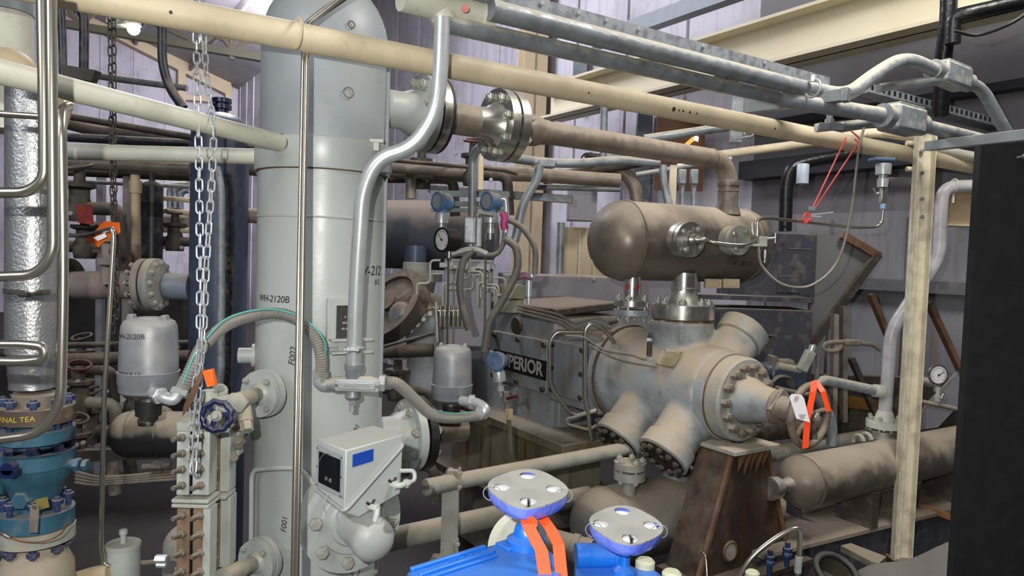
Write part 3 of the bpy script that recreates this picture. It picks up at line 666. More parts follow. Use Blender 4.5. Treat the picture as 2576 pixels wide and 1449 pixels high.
# name plate bracket with strut and clamp
P = vh(862, 812, .012); n_ = Vector((P.x-VC.x, P.y-VC.y, 0)).normalized(); hx = Vector((-n_.y, n_.x, 0))
t = T('nameplate_bracket', 'grey bracket with a dark engraved data plate and strut clamp on the vessel', 'bracket', P)
part('back_plate', MB().box(P-n_*.004, (.115, .02, .175), (hx, n_, Z)), 'vessel', t, bevel=.002)
part('data_plate', MB().box(P+n_*.008+hx*.012, (.075, .003, .125), (hx, n_, Z)), mat('dark_etched_plate', (92, 90, 86), .4, .6, grime=.4, scale=60), t)
fnp = flat(P+n_*.0101+hx*.006, hx, Z)
part('plate_lettering', text_mb('II\n\n0233\n\n181-83', .0105, fnp), 'dial', t, smooth=0)
sq = vh(882, 870, .045); 
part('strut', MB().box(sq+Z*.022, (.15, .035, .007), (hx, n_, Z)).box(sq-Z*.022, (.15, .035, .007), (hx, n_, Z)).box(sq-n_*.018, (.08, .004, .044), (hx, n_, Z)), 'vessel', t)
cq = at(893, 878, 2.385)
part('clamp', MB().torus(at(893, 874, 2.408), Z, .0285, .004, 24, 8).cyl(cq-Vector((.03, .03, 0)), cq+Vector((.02, -.03, 0)), .005, 10).hex(cq+Vector((-.01, -.03, 0)), (-1, 0, 0), .011, .01), 'galvb', t)
# ---------- upright stainless rod in front of vessel ----------
t = T('capillary_tubes', 'pair of thin bright steel tubes running straight down the front of the vessel', 'tubing', at(742, 1500, 2.05))
for dx_, r_ in ((-5, .0075), (5, .0065)):
    part('tube', MB().tube(fillet([at(741+dx_, 1500, 2.0), at(769+dx_, 120, 2.3), at(773+dx_, 60, 2.32), at(862+dx_, -10, 2.34)], .02), r_, 12), 'ssteel', t)
t = T('diagonal_brace', 'dark flat brace crossing the domed head of the vessel at the top', 'brace', at(790, 50, 2.42))
part('bar', bar(at(778, 56, 2.36), at(905, -30, 2.36), .028, .006, nrm=(0, -1, 0)), 'dark', t)
# ---------- vessel outlet flange + discharge run ----------
zo = at(1085, 290, 3.0).z
o, d = vnoz(U, .1, .425, zo, .075, .158, .034, 8, .022, hub=.1, phase=.2, ma='vessel')
o0_ = o; o = o - d*.037
DP = T('pipe_spool', 'short steel spool with two large bolted flanges right of the vessel head', 'pipe spool', o+d*.6-Z*.15)
steelf = 'steel'
part('flange', MB().lathe(o+d*.472, d, [(0, 0), (0, .157), (.036, .157), (.036, .1), (.06, .075), (.06, 0)], 48), 'steel', DP)
part('gasket_edge', MB().lathe(o+d*.508, d, [(0, 0), (0, .156), (.014, .156), (.014, 0)], 48), 'black', DP)
part('spool', MB().lathe(o+d*.52, d, [(0, 0), (0, .066), (.2, .066), (.2, 0)], 36), 'pipeb', DP, label='stained bare steel barrel')
o = o - d*.04
fl2_ = part('flange', MB().lathe(o+d*.74, d, [(0, 0), (0, .066), (.05, .07), (.095, .1), (.095, .157), (.135, .157), (.135, 0)], 48), 'steel', DP)
bolts(fl2_, o+d*.855+d*.028, d, .125, 8, .021, .1, 'nutb', .2)
DQ = T('discharge_pipe', 'long bare steel pipe from the bolted flange to an elbow down into the dusty tank', 'pipe', o+d*.9-Z*.15)
part('flange', MB().lathe(o+d*.887, d, [(0, 0), (0, .157), (.042, .157), (.042, .095), (.09, .07), (.12, .068), (.12, 0)], 48), 'steel', DQ)
part('reducer', MB().lathe(o+d*1.0, d, [(0, 0), (0, .070), (.02, .072), (.06, .068), (.09, .058), (.12, .056), (.12, 0)], 36), 'pipeb', DQ)
el = at(1835, 408, 4.04); el.z = zo; s_ = o+d*1.1
P = [s_, Vector((el.x, el.y, zo)), Vector((el.x, el.y, zo-.42))]
part('pipe', MB().tube(fillet(P, .17, 12), .0525, 30), 'pipeb', DQ)
part('weld_ring', MB().torus(Vector((el.x, el.y, zo))-d*.15, d, .0525, .004, 28, 8), 'rust2', DQ)
part('weld_ring', MB().torus(Vector((el.x, el.y, zo-.17)), Z, .0525, .006, 28, 8), 'rust2', DQ)
pm = mat('white_paint_pen', (215, 215, 210), .6, grime=0)
EL = el; ZO = zo
# ================= SUCTION TANK =================
TD = Vector((.90, .436, 0)).normalized(); TCc = at(1716, 612, 4.0); TR = .212
tz = TCc.z
Tn = TD.cross(Z)
la = -.395; lb = .415
TK = T('suction_tank', 'dusty bare steel horizontal tank with domed ends above the compressor', 'tank', TCc-Z*TR)
part('shell', MB().lathe(TCc, TD, [(la, 0), (la, TR), (lb, TR), (lb, 0)], 64), 'tank', TK)
part('head', MB().lathe(TCc+TD*(la+.005), -TD, [(0, 0), (0, TR-.001)] + dome(TR-.001, .165, 12, .02), 64), mat('bare_steel_head', (128, 119, 108), .36, .3, dust=.8, grime=.5, scale=4, dustc=(146, 134, 118)), TK)
part('head', MB().lathe(TCc+TD*(lb-.005), TD, [(0, 0), (0, TR-.001)] + dome(TR-.001, .14, 12, .02), 64), MATS['bare_steel_head'], TK)
for l in (la, lb): part('weld_ring', MB().torus(TCc+TD*l, TD, TR+.001, .005, 64, 8), 'tank', TK)
ft = Vector((EL.x, EL.y, tz+TR*.8))
part('top_nozzle', MB().lathe(ft, Z, [(0, 0), (0, .075), (.06, .056), (.16, .056), (.16, .062), (.175, .064), (.19, .062), (.19, 0)], 32), 'tank', TK)
def hexbolt_flange(t, c, ax, R, th, r0, n, bs, ma, hub=0, ph=.2, nm='flange'):
    part(nm, fl_mb(c, ax, R, th, r0, hub), ma, t)
# instrument nozzle with bright flanges toward the camera
fn = Vector((.25, -.97, 0)).normalized()
c1 = at(1737, 605, 3.62)
part('side_nozzle', MB().lathe(c1-fn*.0+Vector((-.05, .10, 0)), Vector((.35, -.94, 0)), [(-.12, .045), (.08, .04), (.08, 0)], 28), 'steel', TK)
f1 = Vector((.42, -.9, 0)).normalized()
def smallpair(c, ax, R, nm, lab, dusty_=False, n=4):
    t = T(nm, lab, 'flange', c-Z*R)
    ma = 'dusty' if dusty_ else 'steel'
    part('flange', MB().lathe(c-ax*.05, ax, [(-.1, R*.5), (-.02, R*.5), (-.02, R), (.022, R), (.022, 0)], 40), ma, t)
    bf_ = part('blind_flange', MB().lathe(c-ax*.02, ax, [(0, 0), (0, R), (.028, R), (.028, R*.5), (.034, R*.46), (.034, 0)], 40), ma, t)
    bolts(bf_, c-ax*.02, ax, R*.72, n, R*.17, .07, 'nutb', .6)
    return t
t = smallpair(at(1735, 603, 3.62), f1, .09, 'instrument_flange', 'bright bolted flange pair on the middle of the dusty tank side')
bq = at(1740, 603, 3.62)+f1*.015
part('centre_boss', MB().lathe(bq, f1, [(0, 0), (0, .03), (.03, .028), (.032, .018), (.06, .018), (.06, .012), (.1, .012), (.1, 0)], 20), 'steel', t)
smallpair(at(1858, 605, 3.80), f1, .078, 'instrument_flange', 'dust-covered bolted flange pair near the right end of the tank', True)
pipe('impulse_tube', 'thin steel tube linking the bright tank flange to the small valve manifold', 'tubing', [bq+f1*.09, at(1800, 610, 3.5), at(1870, 616, 3.5), at(1905, 602, 3.55)], .0075, 'ssteel', curve=True)
t = T('manifold_valve', 'small steel manifold valve at the right end of the tank', 'valve', at(1915, 620, 3.6))
part('body', MB().box(at(1905, 617, 3.55), (.09, .03, .012)).box(at(1918, 605, 3.55), (.04, .03, .04)), 'nut', t, bevel=.002)
for x, y, dv in ((1930, 600, (1, 0, .1)), (1925, 628, (0, 0, -1)), (1895, 590, (-.2, 0, 1))):
    q = at(x, y, 3.55); part('handle', MB().tube([q, q+Vector(dv)*.04], .006).tube([q+Vector(dv)*.04-Z*.025, q+Vector(dv)*.04+Z*.025], .004), 'galvb', t)
# tube to transmitter at right
pipe('impulse_tube', 'thin steel tube arching over the manifold and right to the hanging transmitter', 'tubing', [at(1904, 596, 3.55), at(1904, 553, 3.6), at(1930, 548, 3.62), at(2040, 560, 3.8), at(2150, 573, 4.0), at(2218, 570, 4.0), at(2222, 528, 4.0)], .0085, 'ssteel', .07)
pipe('capillary_loop', 'thin pale cable hanging in a big loop from the cream pipe to the manifold', 'cable', [at(1908, 622, 3.5), at(1918, 670, 3.5), at(1970, 716, 3.5), at(2040, 718, 3.55), at(2105, 660, 3.6), at(2140, 540, 3.6), at(2160, 380, 3.6), at(2178, 305, 3.7)], .0065, 'grimy', curve=True)
# weld spatter writing
fnw = flat(TCc + TD*.33 - Tn*0 + Vector((0, 0, 0)), TD, Z)
def tank_map(l0, ang0, size):
    def fn_(a, b, z):
        an = ang0 + b/TR; e_ = (-Tn if Tn.y > 0 else Tn)
        return TCc + TD*(l0+a) + (e_*math.cos(an) + Z*math.sin(an))*(TR+.002)
    return fn_
part('marking', text_mb('V   8-13', .04, tank_map(.27, -.5, .03)), 'ink', TK, smooth=0)
part('marking', text_mb('N.1.B', .04, flat(at(1478, 655, 3.42), (.6, -.8, -.3), (-.3, -.1, 1))), pm, TK, smooth=0)
# lugs underneath right
for x in (1793, 1838):
    q = at(x, 713, 3.95); part('saddle_lug', MB().box(q, (.09, .04, .05)).box(q-Z*.0-Vector((0, .022, 0)), (.06, .006, .03)), 'tan', TK, bevel=.003)
# small red-marked nozzle + flange pair
SX = at(1591, 715, 3.8)
t = T('bypass_flange', 'small bright bolted flange pair under the left end of the tank with red circled marks', 'flange', at(1591, 800, 3.8))
part('stub', MB().lathe(Vector((SX.x, SX.y, at(1591, 765, 3.8).z)), Z, [(0, 0), (0, .044), (.2, .044), (.2, 0)], 28), 'steel', t)
for k, (y0, R) in enumerate(((755, .094), (778, .094))):
    q = at(1591, y0+8, 3.8); part('flange', MB().lathe(Vector((SX.x, SX.y, q.z-.014)), Z, [(0, 0), (0, R), (.03, R), (.03, 0)], 40), ('steel', 'galv')[k], t)
bolts(t, Vector((SX.x, SX.y, at(1591, 774, 3.8).z)), Z, .07, 4, .019, .09, 'nutb', .4)
for sx_ in (-.03, .022):
    q = Vector((SX.x+sx_, SX.y-math.sqrt(.044**2-sx_**2)-.001, at(1591, 721, 3.8).z)); nn = Vector((sx_, -.034, 0)).normalized()
    part('red_mark', MB().torus(q, nn, .011, .0022, 18, 6).torus(q, nn, .004, .0022, 12, 6), 'red', t)
# ================= COMPRESSOR CYLINDER =================
AX = at(1718, 787, 3.9); AX = Vector((AX.x, AX.y, 0)); cz = CAM.z - .672; A0 = Vector((AX.x, AX.y, cz))   # axis point under suction nozzle
B_ = Vector((-U.x, -U.y, 0))       # radial toward camera-left
CP = T('compressor_cylinder', 'large dusty grey cast compressor cylinder with angled valve ports under the tank', 'compressor', A0-Z*.4)
nz = at(1718, 800, 3.9).z
mb = MB()
mb.lathe(A0, W, [(-.40, 0), (-.40, .285), (-.34, .285), (-.32, .26), (-.12, .245), (.30, .235), (.30, 0)], 48)
mb.lathe(Vector((AX.x, AX.y, cz)), Z, [(0, 0), (0, .19), (nz-cz-.14, .15), (nz-cz-.10, .155), (nz-cz-.03, .163), (nz-cz-.01, .163), (nz-cz-.01, 0)], 40)
mb.box(Vector((AX.x, AX.y, nz-.07))-W*.02, (.28, .26, .1), (W, U, Z))
mb.lathe(Vector((AX.x, AX.y, cz)), -Z, [(0, 0), (0, .18), (.36, .15), (.36, 0)], 40)
ports = []
PD = (B_*.72 - Z*.70).normalized(); PU = (-B_*.72 + Z*.70).normalized()
PL = [(A0 - W*.14, PD, .44), (A0 + W*.20, PD, .44), (A0 + W*.16, PU, .45), (A0-W*.18, PU, .42)]
for o_, d_, L_ in PL: mb.lathe(o_, d_, [(0, 0), (0, .16), (.30, .125), (L_-.07, .125), (L_-.07, 0)], 40)
cast = part('casting', mb, 'dusty2', CP, smooth=0)
rm = cast.modifiers.new('remesh', 'REMESH'); rm.mode = 'VOXEL'; rm.voxel_size = .011; rm.use_smooth_shade = True
sm = cast.modifiers.new('smooth', 'SMOOTH'); sm.factor = .6; sm.iterations = 14
for i, (o_, d_, L_) in enumerate(PL):
    part('valve_cap_ring', MB().lathe(o_+d_*(L_-.085), d_, [(0, 0), (0, .135), (.085, .14), (.085, .128), (.09, .128), (.09, 0)], 48).lathe(o_+d_*(L_-.09), d_, [(0, .125), (0, .128), (.008, .128)], 48), 'dusty2', CP)
    vcv_ = part('valve_cover', MB().lathe(o_+d_*(L_+.0), d_, [(0, 0), (0, .126), (.012, .124), (.012, .07), (.006, .065), (.006, .03), (.02, .026), (.02, 0)], 48), 'rust2' if i > 1 else mat('dark_oily_iron', (58, 50, 46), .5, .3, grime=.5, scale=12), CP)
    if i < 2:
        a_, S_, T_ = frame(d_)
        for k in range(12):
            an = k*math.pi/6; e_ = S_*math.cos(an)+T_*math.sin(an)
            part('cap_nut', MB().hex(o_+d_*(L_+.012)+e_*.103, d_, .017, .017).cyl(o_+d_*(L_+.012)+e_*.103, o_+d_*(L_+.034)+e_*.103, .008, 8), 'dark', vcv_)
# mounting flange ring at frame end + rust seam
part('end_ring', MB().lathe(A0-W*.45, W, [(0, 0), (0, .29), (.05, .29), (.05, 0)], 56), 'dusty2', CP)
part('seam', MB().torus(A0-W*.40, W, .287, .006, 56, 8), 'rust2', CP)
# head
part('head_ring', MB().lathe(A0+W*.28, W, [(0, 0), (0, .225), (.07, .225), (.075, .215), (.075, 0)], 56), 'dusty2', CP)
part('seam', MB().torus(A0+W*.358, W, .214, .006, 56, 8), 'rust2', CP)
hcv_ = part('head_cover', MB().lathe(A0+W*.358, W, [(0, 0), (0, .215), (.075, .21), (.085, .2), (.085, .11), (.1, .1), (.1, 0)], 56), 'dusty', CP)
a_, S_, T_ = frame(W)
for k in range(14):
    an = k*2*math.pi/14; e_ = S_*math.cos(an)+T_*math.sin(an); q = A0+W*.443+e_*.165
    part('head_nut', MB().lathe(q-W*.004, W, [(0, 0), (0, .029), (.003, .027), (.003, 0)], 16).hex(q, W, .023, .03).cyl(q+W*.03, q+W*.037, .012, 10), 'grimy', hcv_)
part('dark_patch', MB().lathe(A0+W*.285, W, [(0, .2262), (.05, .2262)], 56), 'dusty2', CP) if False else None
# unloader cone and yoke
part('unloader_cone', MB().lathe(A0+W*.44, W, [(0, 0), (0, .12), (.03, .115), (.10, .09), (.16, .082), (.19, .08), (.19, 0)], 40), 'dusty2', CP)
part('bonnet', MB().lathe(A0+W*.62, W, [(0, 0), (0, .085), (.02, .085), (.03, .06), (.07, .052), (.1, .035), (.13, .03), (.13, 0)], 32).box(A0+W*.64+Z*.0, (.025, .13, .13), (W, (U+Z).normalized(), (U-Z).normalized())), 'grimy', CP, bevel=.004)
part('stem', MB().cyl(A0+W*.72, A0+W*.82, .014, 14), 'steel', CP)
HWc = at(2036, 1045, 3.26); hd = (HWc-(A0+W*.7)); 
HW = T('handwheel', 'large chipped round handwheel with spokes on the compressor cylinder end', 'handwheel', HWc-Z*.15)
chip = mat('chipped_black_cream_paint', (128, 116, 102), .55, dust=.3, grime=.9, scale=18, grimec=(52, 42, 36))
wheel(HW, HWc, W, .156, .018, 5, chip, .2, .014, .5)
part('hub_nut', MB().hex(HWc+W*.02, W, .02, .025), 'nut', HW)
# tags on wheel
t = T('flagging_ribbon', 'orange flagging ribbon tied over the big handwheel', 'ribbon', HWc)
def strip(name, pts, w, wd, ma, par):
    mb = MB(); vs = []
    for q in pts: vs += [q-wd*w/2, q+wd*w/2]
    n = len(pts); mb.add(vs, [(2*i, 2*i+1, 2*i+3, 2*i+2) for i in range(n-1)])
    o = part(name, mb, ma, par, smooth=0); s_ = o.modifiers.new('solid', 'SOLIDIFY'); s_.thickness = .0012; return o
strip('ribbon_tail', [at(2048, 958, 3.16), at(2046, 985, 3.10), at(2032, 1050, 3.08), at(2026, 1128, 3.08)], .03, Vector((1, .1, .15)).normalized(), 'orange', t)
strip('ribbon_tail', [at(2052, 958, 3.16), at(2070, 985, 3.12), at(2085, 1035, 3.12)], .024, Vector((1, .1, .3)).normalized(), 'orange', t)
t = T('paper_tag', 'white paper tag hanging at the left of the handwheel', 'tag', at(2005, 1060, 3.05))
q = [at(1986, 998, 3.06), at(1992, 991, 3.06), at(2016, 993, 3.06), at(2023, 1002, 3.06), at(2038, 1063, 3.04), at(2003, 1053, 3.04)]
part('card', MB().prism(q, Vector((0, .002, 0))), 'white', t); part('eyelet', MB().torus(at(2004, 1001, 3.055), (0, -1, 0), .007, .003, 16, 6), 'tan', t)
mb = MB()
for k in range(3): mb.box(at(2018, 1044+k*4, 3.037), (.03-.006*k, .0008, .0022))
part('printed_lines', mb, 'ink', t)
# caution plate on the casting
cc = at(1681, 965, 3.62); n_ = (Z*.66 + B_*.75).normalized(); X_ = (W - Z*0).normalized(); Y_ = n_.cross(X_).normalized()
if Y_.z < 0: Y_ = -Y_
fnc = A0 + n_*.262 + W*.1
PLT = T('caution_plate', 'small brass caution plate riveted on the compressor casting', 'plate', fnc)
part('plate', MB().box(fnc, (.13, .10, .004), (X_, Y_, n_)), mat('dusty_brass_plate', (168, 154, 118), .5, .3, grime=.2, scale=30), PLT)
part('plate_lettering', text_mb('CAUTION', .026, flat(fnc+n_*.0026+Y_*.028, X_, Y_), .0005), 'tank', PLT, smooth=0)

for i in (-1, 1):
    for j in (-1, 1): part('rivet', MB().ball(fnc+X_*.058*i+Y_*.043*j+n_*.002, .004, 8), 'dark', PLT)
# cast lettering
part('cast_lettering', text_mb('3U61', .05, lambda a, b, z: (lambda th: Vector((AX.x+math.sin(th)*.168, AX.y-math.cos(th)*.168, nz-.055+b)))(.62+a/.168), .0), 'galvb', CP, smooth=0)
# suction flange, neck
SF = T('suction_neck', 'bright steel weld neck and thick flange joining the tank to the casting', 'flange', Vector((AX.x, AX.y, nz)))
sfl_ = part('flange', MB().lathe(Vector((AX.x, AX.y, nz)), Z, [(0, 0), (0, .168), (.075, .168), (.078, .165), (.078, 0)], 56), 'steel', SF)
part('gasket', MB().lathe(Vector((AX.x, AX.y, nz-.008)), Z, [(0, 0), (0, .16), (.008, .16), (.008, 0)], 48), 'rust2', SF)
nh = tz - TR - nz + .05
part('neck', MB().lathe(Vector((AX.x, AX.y, nz+.078)), Z, [(0, 0), (0, .098), (.03, .085), (.06, .07), (.075, .069), (.078, .073), (.086, .073), (.09, .069), (nh-.078, .069), (nh-.078, 0)], 40), 'steel', SF)
bolts(sfl_, Vector((AX.x, AX.y, nz+.035)), Z, .135, 8, .022, .09, 'nutb', .25)
# bottom discharge flange & bottle
bz = cz - .36
part('bottom_flange', MB().lathe(Vector((AX.x, AX.y, bz-.04)), Z, [(0, 0), (0, .165), (.06, .165), (.06, 0)], 48), 'dusty2', CP)
BB = T('discharge_bottle', 'dusty round-ended horizontal bottle low behind the second blue handwheel', 'tank', A0-Z*.75-U*.2)
bc = Vector((AX.x, AX.y, cz-.70))
part('shell', MB().lathe(bc, U, [(-.52, 0), (-.52, .2), (.6, .2), (.6, 0)], 56).lathe(bc-U*.515, -U, [(0, .2)] + dome(.2, .15, 10), 56).lathe(bc+U*.6, U, [(0, .2)] + dome(.2, .15, 10), 56), mat('dusty_bottle', (136, 134, 128), .5, .1, dust=.95, grime=.3, scale=4, dustc=(150, 138, 120)), BB)
part('weld_ring', MB().torus(bc-U*.50, U, .201, .005, 56, 8), MATS['dusty_bottle'], BB)
part('nozzle', MB().lathe(bc+Z*.17, Z, [(0, 0), (0, .078), (.13, .075), (.13, .10), (.16, .10), (.16, 0)], 36), 'dusty2', BB)
for sx_ in (-.058, .055):
    q = Vector((AX.x+sx_, AX.y-math.sqrt(.076**2-sx_**2)-.003, bc.z+.245)); nn = Vector((sx_, -.05, 0)).normalized()
    part('red_mark', MB().torus(q, nn, .012, .003, 18, 6).torus(q, nn, .003, .003, 12, 6), 'red', BB)
q = at(1537, 1372, 3.55); part('red_mark', MB().torus(q+Vector((0, -.05, 0)), (-.2, -1, 0), .011, .003, 18, 6), 'red', BB) if False else None
bolts(BB, bc+Z*.32, Z, .14, 8, .02, .05, 'nutg', .2)
# small lower flange pair
LX = at(1585, 1180, 3.62)
t = T('lower_bypass_flange', 'small dusty bolted flange pair standing on the low bottle', 'flange', LX-Z*.15)
part('flange', MB().lathe(LX+Z*.004, Z, [(0, 0), (0, .082), (.034, .082), (.034, 0)], 40), 'dusty', t)
part('flange', MB().lathe(LX-Z*.05, Z, [(0, 0), (0, .082), (.04, .082), (.04, 0)], 40), 'dusty', t)
part('stub', MB().lathe(LX-Z*.16, Z, [(0, 0), (0, .034), (.12, .034), (.12, 0)], 24), 'dusty', t)
bolts(t, LX-Z*.004, Z, .062, 5, .017, .09, 'nut', .3)
# ================= RUSTY STAND =================
sb = A0 + W*.40; ztop_ = cz - .232; zbot = CAM.z - 1.5
ST = T('rusty_stand', 'dark rusty tapered steel stand with gussets supporting the compressor cylinder', 'stand', Vector((sb.x, sb.y, zbot)))
part('top_plate', MB().box(Vector((sb.x, sb.y, ztop_)), (.34, .26, .022), (U, W, Z)), 'dusty', ST, bevel=.003)
tw, bw = .12, .33
def q_(s, w_, z): return Vector((sb.x, sb.y, z)) + U*s*w_ + W*.08
part('face_plate', MB().prism([q_(-1, tw, ztop_-.01), q_(1, tw, ztop_-.01), q_(1, bw, zbot), q_(-1, bw, zbot)], -W*.012), 'rust', ST)
for s in (-1, 1):
    a_ = q_(s, tw, ztop_-.01); b_ = q_(s, bw, zbot); part('side_plate', MB().prism([a_, b_, b_-W*.2, a_-W*.2], U*.012*s), 'rust', ST)
    part('edge_rim', MB().prism([a_+W*.012, b_+W*.012, b_+W*.012+U*s*.02, a_+W*.012+U*s*.02], -W*.02), 'rust2', ST)
for k in range(5):
    g = Vector((sb.x, sb.y, ztop_-.012))+U*(-.09+.045*k)+W*.082
    part('gusset', MB().prism([g, g+W*.045, g-Z*(.10+.02*(k % 2))+W*.002], U*.01), 'rust2', ST)
hq = q_(-.35, bw, zbot+.1)+W*.002
part('hole_rim', MB().torus(hq, W, .045, .008, 24, 8), 'rust2', ST); part('hole_void', MB().lathe(hq, W, [(0, 0), (0, .042), (.002, .042), (.002, 0)], 24), 'dusty', ST)
part('foot_plate', MB().box(Vector((sb.x, sb.y, zbot-.01))+W*.03, (.78, .34, .025), (U, W, Z)), 'rust', ST)
for x, y in ((1936, 1420), (1980, 1400)):
    q = at(x, y, 3.35); t = T('anchor_bolt', 'blue anchor bolt with nuts at the foot of the rusty stand, ' + ('nearer one' if x < 1950 else 'one further right'), 'bolt', q)
    part('stud', MB().cyl(q-Z*.05, q+Z*.07, .012, 12), 'tealn', t); part('nut', MB().hex(q+Z*.0, Z, .022, .022), 'tealn', t); part('nut', MB().hex(q+Z*.024, Z, .022, .02), 'tealn', t)
# wheel jack screw under head
q = at(1848, 1098, 3.5); part('jack_screw', MB().cyl(Vector((sb.x, sb.y, ztop_)), Vector((sb.x, sb.y, ztop_+.03)), .03, 16), 'navy', ST)
# ================= LONG BARE STEEL BOTTLE =================
l0 = atz(2018, 1212, -1.13); l1 = atz(2420, 1125, -1.13); ld = (l1-l0).normalized(); ld.z = 0
t = T('scrubber_bottle', 'long bare steel horizontal bottle lying on the skid deck at the right', 'tank', l0-Z*.14)
lr = .138
part('shell', MB().lathe(l0, ld, [(0, 0), (0, lr), (1.65, lr), (1.65, 0)], 48), 'tank', t)
part('head', MB().lathe(l0+ld*.005, -ld, [(0, 0), (0, lr)] + dome(lr, .1, 10, .015), 48), MATS['bare_steel_head'], t)
part('weld_ring', MB().torus(l0, ld, lr+.001, .005, 48, 8), 'tank', t)
part('end_nozzle', MB().lathe(l0-ld*.10, -ld, [(0, .04), (.05, .032), (.10, .032), (.10, .055), (.16, .06), (.16, 0)], 28), 'steel', t)
for s in (.5, 1.4): part('saddle', MB().box(l0+ld*s-Z*.2, (.06, .22, .2), (ld, ld.cross(Z), Z)), 'dark', t)
# ================= FOREGROUND LEFT =================
def polyY(pts, Y): return [at(p[0], p[1], p[2] if len(p) > 2 else Y) for p in pts]
TB = 'stainless_tube'
pipe(TB, 'bright stainless tube at far left curving out of frame highest, near the silver clad pipe', 'tubing', polyY([(106, -40), (112, 300), (112, 452), (70, 484), (-40, 485)], 1.5), .0115, 'ssteel', .07, 20)
pipe(TB, 'bright stainless tube at far left, middle one, curving left at half height', 'tubing', polyY([(128, -40), (131, 300), (134, 640), (90, 692), (-40, 697)], 1.46), .0105, 'ssteel', .09, 20)
pipe(TB, 'bright stainless tube at far left with a hooked top, curving left over the teal valve', 'tubing', polyY([(172, 268, 1.56), (157, 272, 1.52), (154, 320), (160, 700), (153, 1020), (100, 1092), (-40, 1110)], 1.5), .0105, 'ssteel', .11, 20)
pipe(TB, 'hairpin loop of stainless tube at the left edge', 'tubing', polyY([(-40, 866), (60, 866), (112, 872), (112, 903), (60, 910), (-40, 908)], 1.5), .0095, 'ssteel', .03, 20)
pipe(TB, 'short level stainless tube at the left edge behind the uprights', 'tubing', polyY([(-30, 284), (110, 294)], 1.6), .0075, 'ssteel')
pipe(TB, 'thin tarnished tube with a bent top running down to the small drip pot', 'tubing', polyY([(150, 590, 2.4), (214, 594, 2.35), (284, 574, 2.2), (286, 600, 2.2), (262, 1000), (254, 1380), (262, 1418), (276, 1424)], 2.2), .0075, 'ssteel', .04, 14)
t = T('gusset_tab', 'dusty triangular tab at the hooked top of the stainless tube', 'bracket', at(172, 290, 1.56))
part('tab', MB().prism(polyY([(146, 246), (184, 258), (166, 318), (150, 300)], 1.58), Vector((0, .006, 0))), 'tan', t)
# silver clad pipe
c = at(82, 700, 2.12); cz0 = at(82, 975, 2.12).z; cz1 = at(82, 205, 2.12).z; cr = .070
t = T('clad_pipe', 'upright pipe in dimpled silver cladding at the far left', 'insulated pipe', (c.x, c.y, cz0))
zf = at(82, 885, 2.12).z
part('cladding', MB().lathe((c.x, c.y, zf), Z, [(0, 0), (0, cr), (cz1-zf, cr), (cz1-zf, 0)], 48), 'clad', t)
mb = MB(); 
mb.lathe((c.x, c.y, cz0), Z, [(0, 0), (0, cr*.86)] + [(k*.014, cr*(.84+.12*k/8+.02*random.uniform(-1, 1))) for k in range(1, 8)] + [(zf-cz0, cr), (zf-cz0, 0)], 40)
part('foil_end', mb, 'foil', t, smooth=60)
for y in (490, 737):
    q = at(82, y, 2.12); bc_ = part('band_clamp', MB().lathe((c.x, c.y, q.z), Z, [(0, cr), (0, cr+.0025), (.014, cr+.0025), (.014, cr)], 48), 'ssteel', t)
    part('buckle', MB().box((c.x+.018, c.y-cr-.004, q.z+.006), (.03, .006, .02)), 'ssteel', bc_, bevel=.002)
q = at(12, 100, 2.7); t = T('stack_pipe', 'pale upright pipe with a dark top band at the top left corner', 'pipe', q)
part('pipe', MB().cyl(at(12, 330, 2.7), at(8, 34, 2.7), .095, 40), 'creamw', t); part('upper_band', MB().cyl(at(8, 34, 2.7), at(6, -60, 2.7), .098, 40), 'vdark', t)
q = at(18, 172, 2.35); part('dusty_dome', MB().lathe(q-Z*.03, Z, [(0, 0), (0, .088)] + dome(.088, .075, 8, .02), 36), 'tan', t)
# teal valve stack
vc = Vector((at(92, 1100, 2.1).x, 2.1, 0)); zz = lambda y: at(92, y, 2.1).z
t = T('teal_valve', 'teal blue flanged valve under the silver clad pipe, hung with tags', 'valve', (vc.x, 2.1, zz(1449)))
FR = .1
def ring(name, y0, y1, R, ma, **k): return part(name, MB().lathe((vc.x, vc.y, zz(y1)), Z, [(0, 0), (0, R), (zz(y0)-zz(y1), R), (zz(y0)-zz(y1), 0)], 48), ma, t, **k)
brf = mat('brown_primed_flange', (84, 72, 62), .55, dust=.9, grime=.3)
ring('top_flange', 1018, 1056, FR, brf, label='brown flange with yellow handwriting'); ring('teal_flange', 1074, 1104, FR, 'teal'); ring('neck', 1000, 1170, FR*.6, 'teal'); ring('teal_flange', 1128, 1166, FR*1.02, 'teal')
ring('raised_collar', 990, 1020, FR*.62, 'grimy')
part('body', MB().lathe((vc.x, vc.y, zz(1166)), -Z, [(0, FR*.98), (.03, FR*.95), (.05, FR*.8), (.10, FR*.62), (.13, FR*.55), (.15, FR*.6)], 40), 'teal', t)
ring('teal_flange', 1278, 1318, FR, 'teal'); ring('grey_flange', 1322, 1354, FR*1.02, 'dusty', label='dusty grey lower flange')
part('lower_body', MB().lathe((vc.x, vc.y, zz(1354)), -Z, [(0, FR*.62), (.02, FR*.62), (.05, FR*.85), (.08, FR*1.0), (.2, FR*1.05), (.3, FR*.7), (zz(1354), FR*.7), (zz(1354), 0)], 40), mat('tan_cast_body', (164, 156, 136), .6, dust=.8, grime=.25), t)
for (ya, L_) in ((1060, .12), (1150, .05), (1312, .13)):
    bolts(t, Vector((vc.x, vc.y, (zz(ya)))), Z, FR*.82, 8, .016, L_, 'tealn', .3)
sx_ = vc.x; fb = vc.y-FR*.94
part('black_cap', MB().cyl((sx_+.002, fb-.01, zz(1148)), (sx_+.002, fb-.035, zz(1148)), .018, 16).box((sx_+.002, fb-.02, zz(1160)), (.045, .03, .02)), 'navy', t)
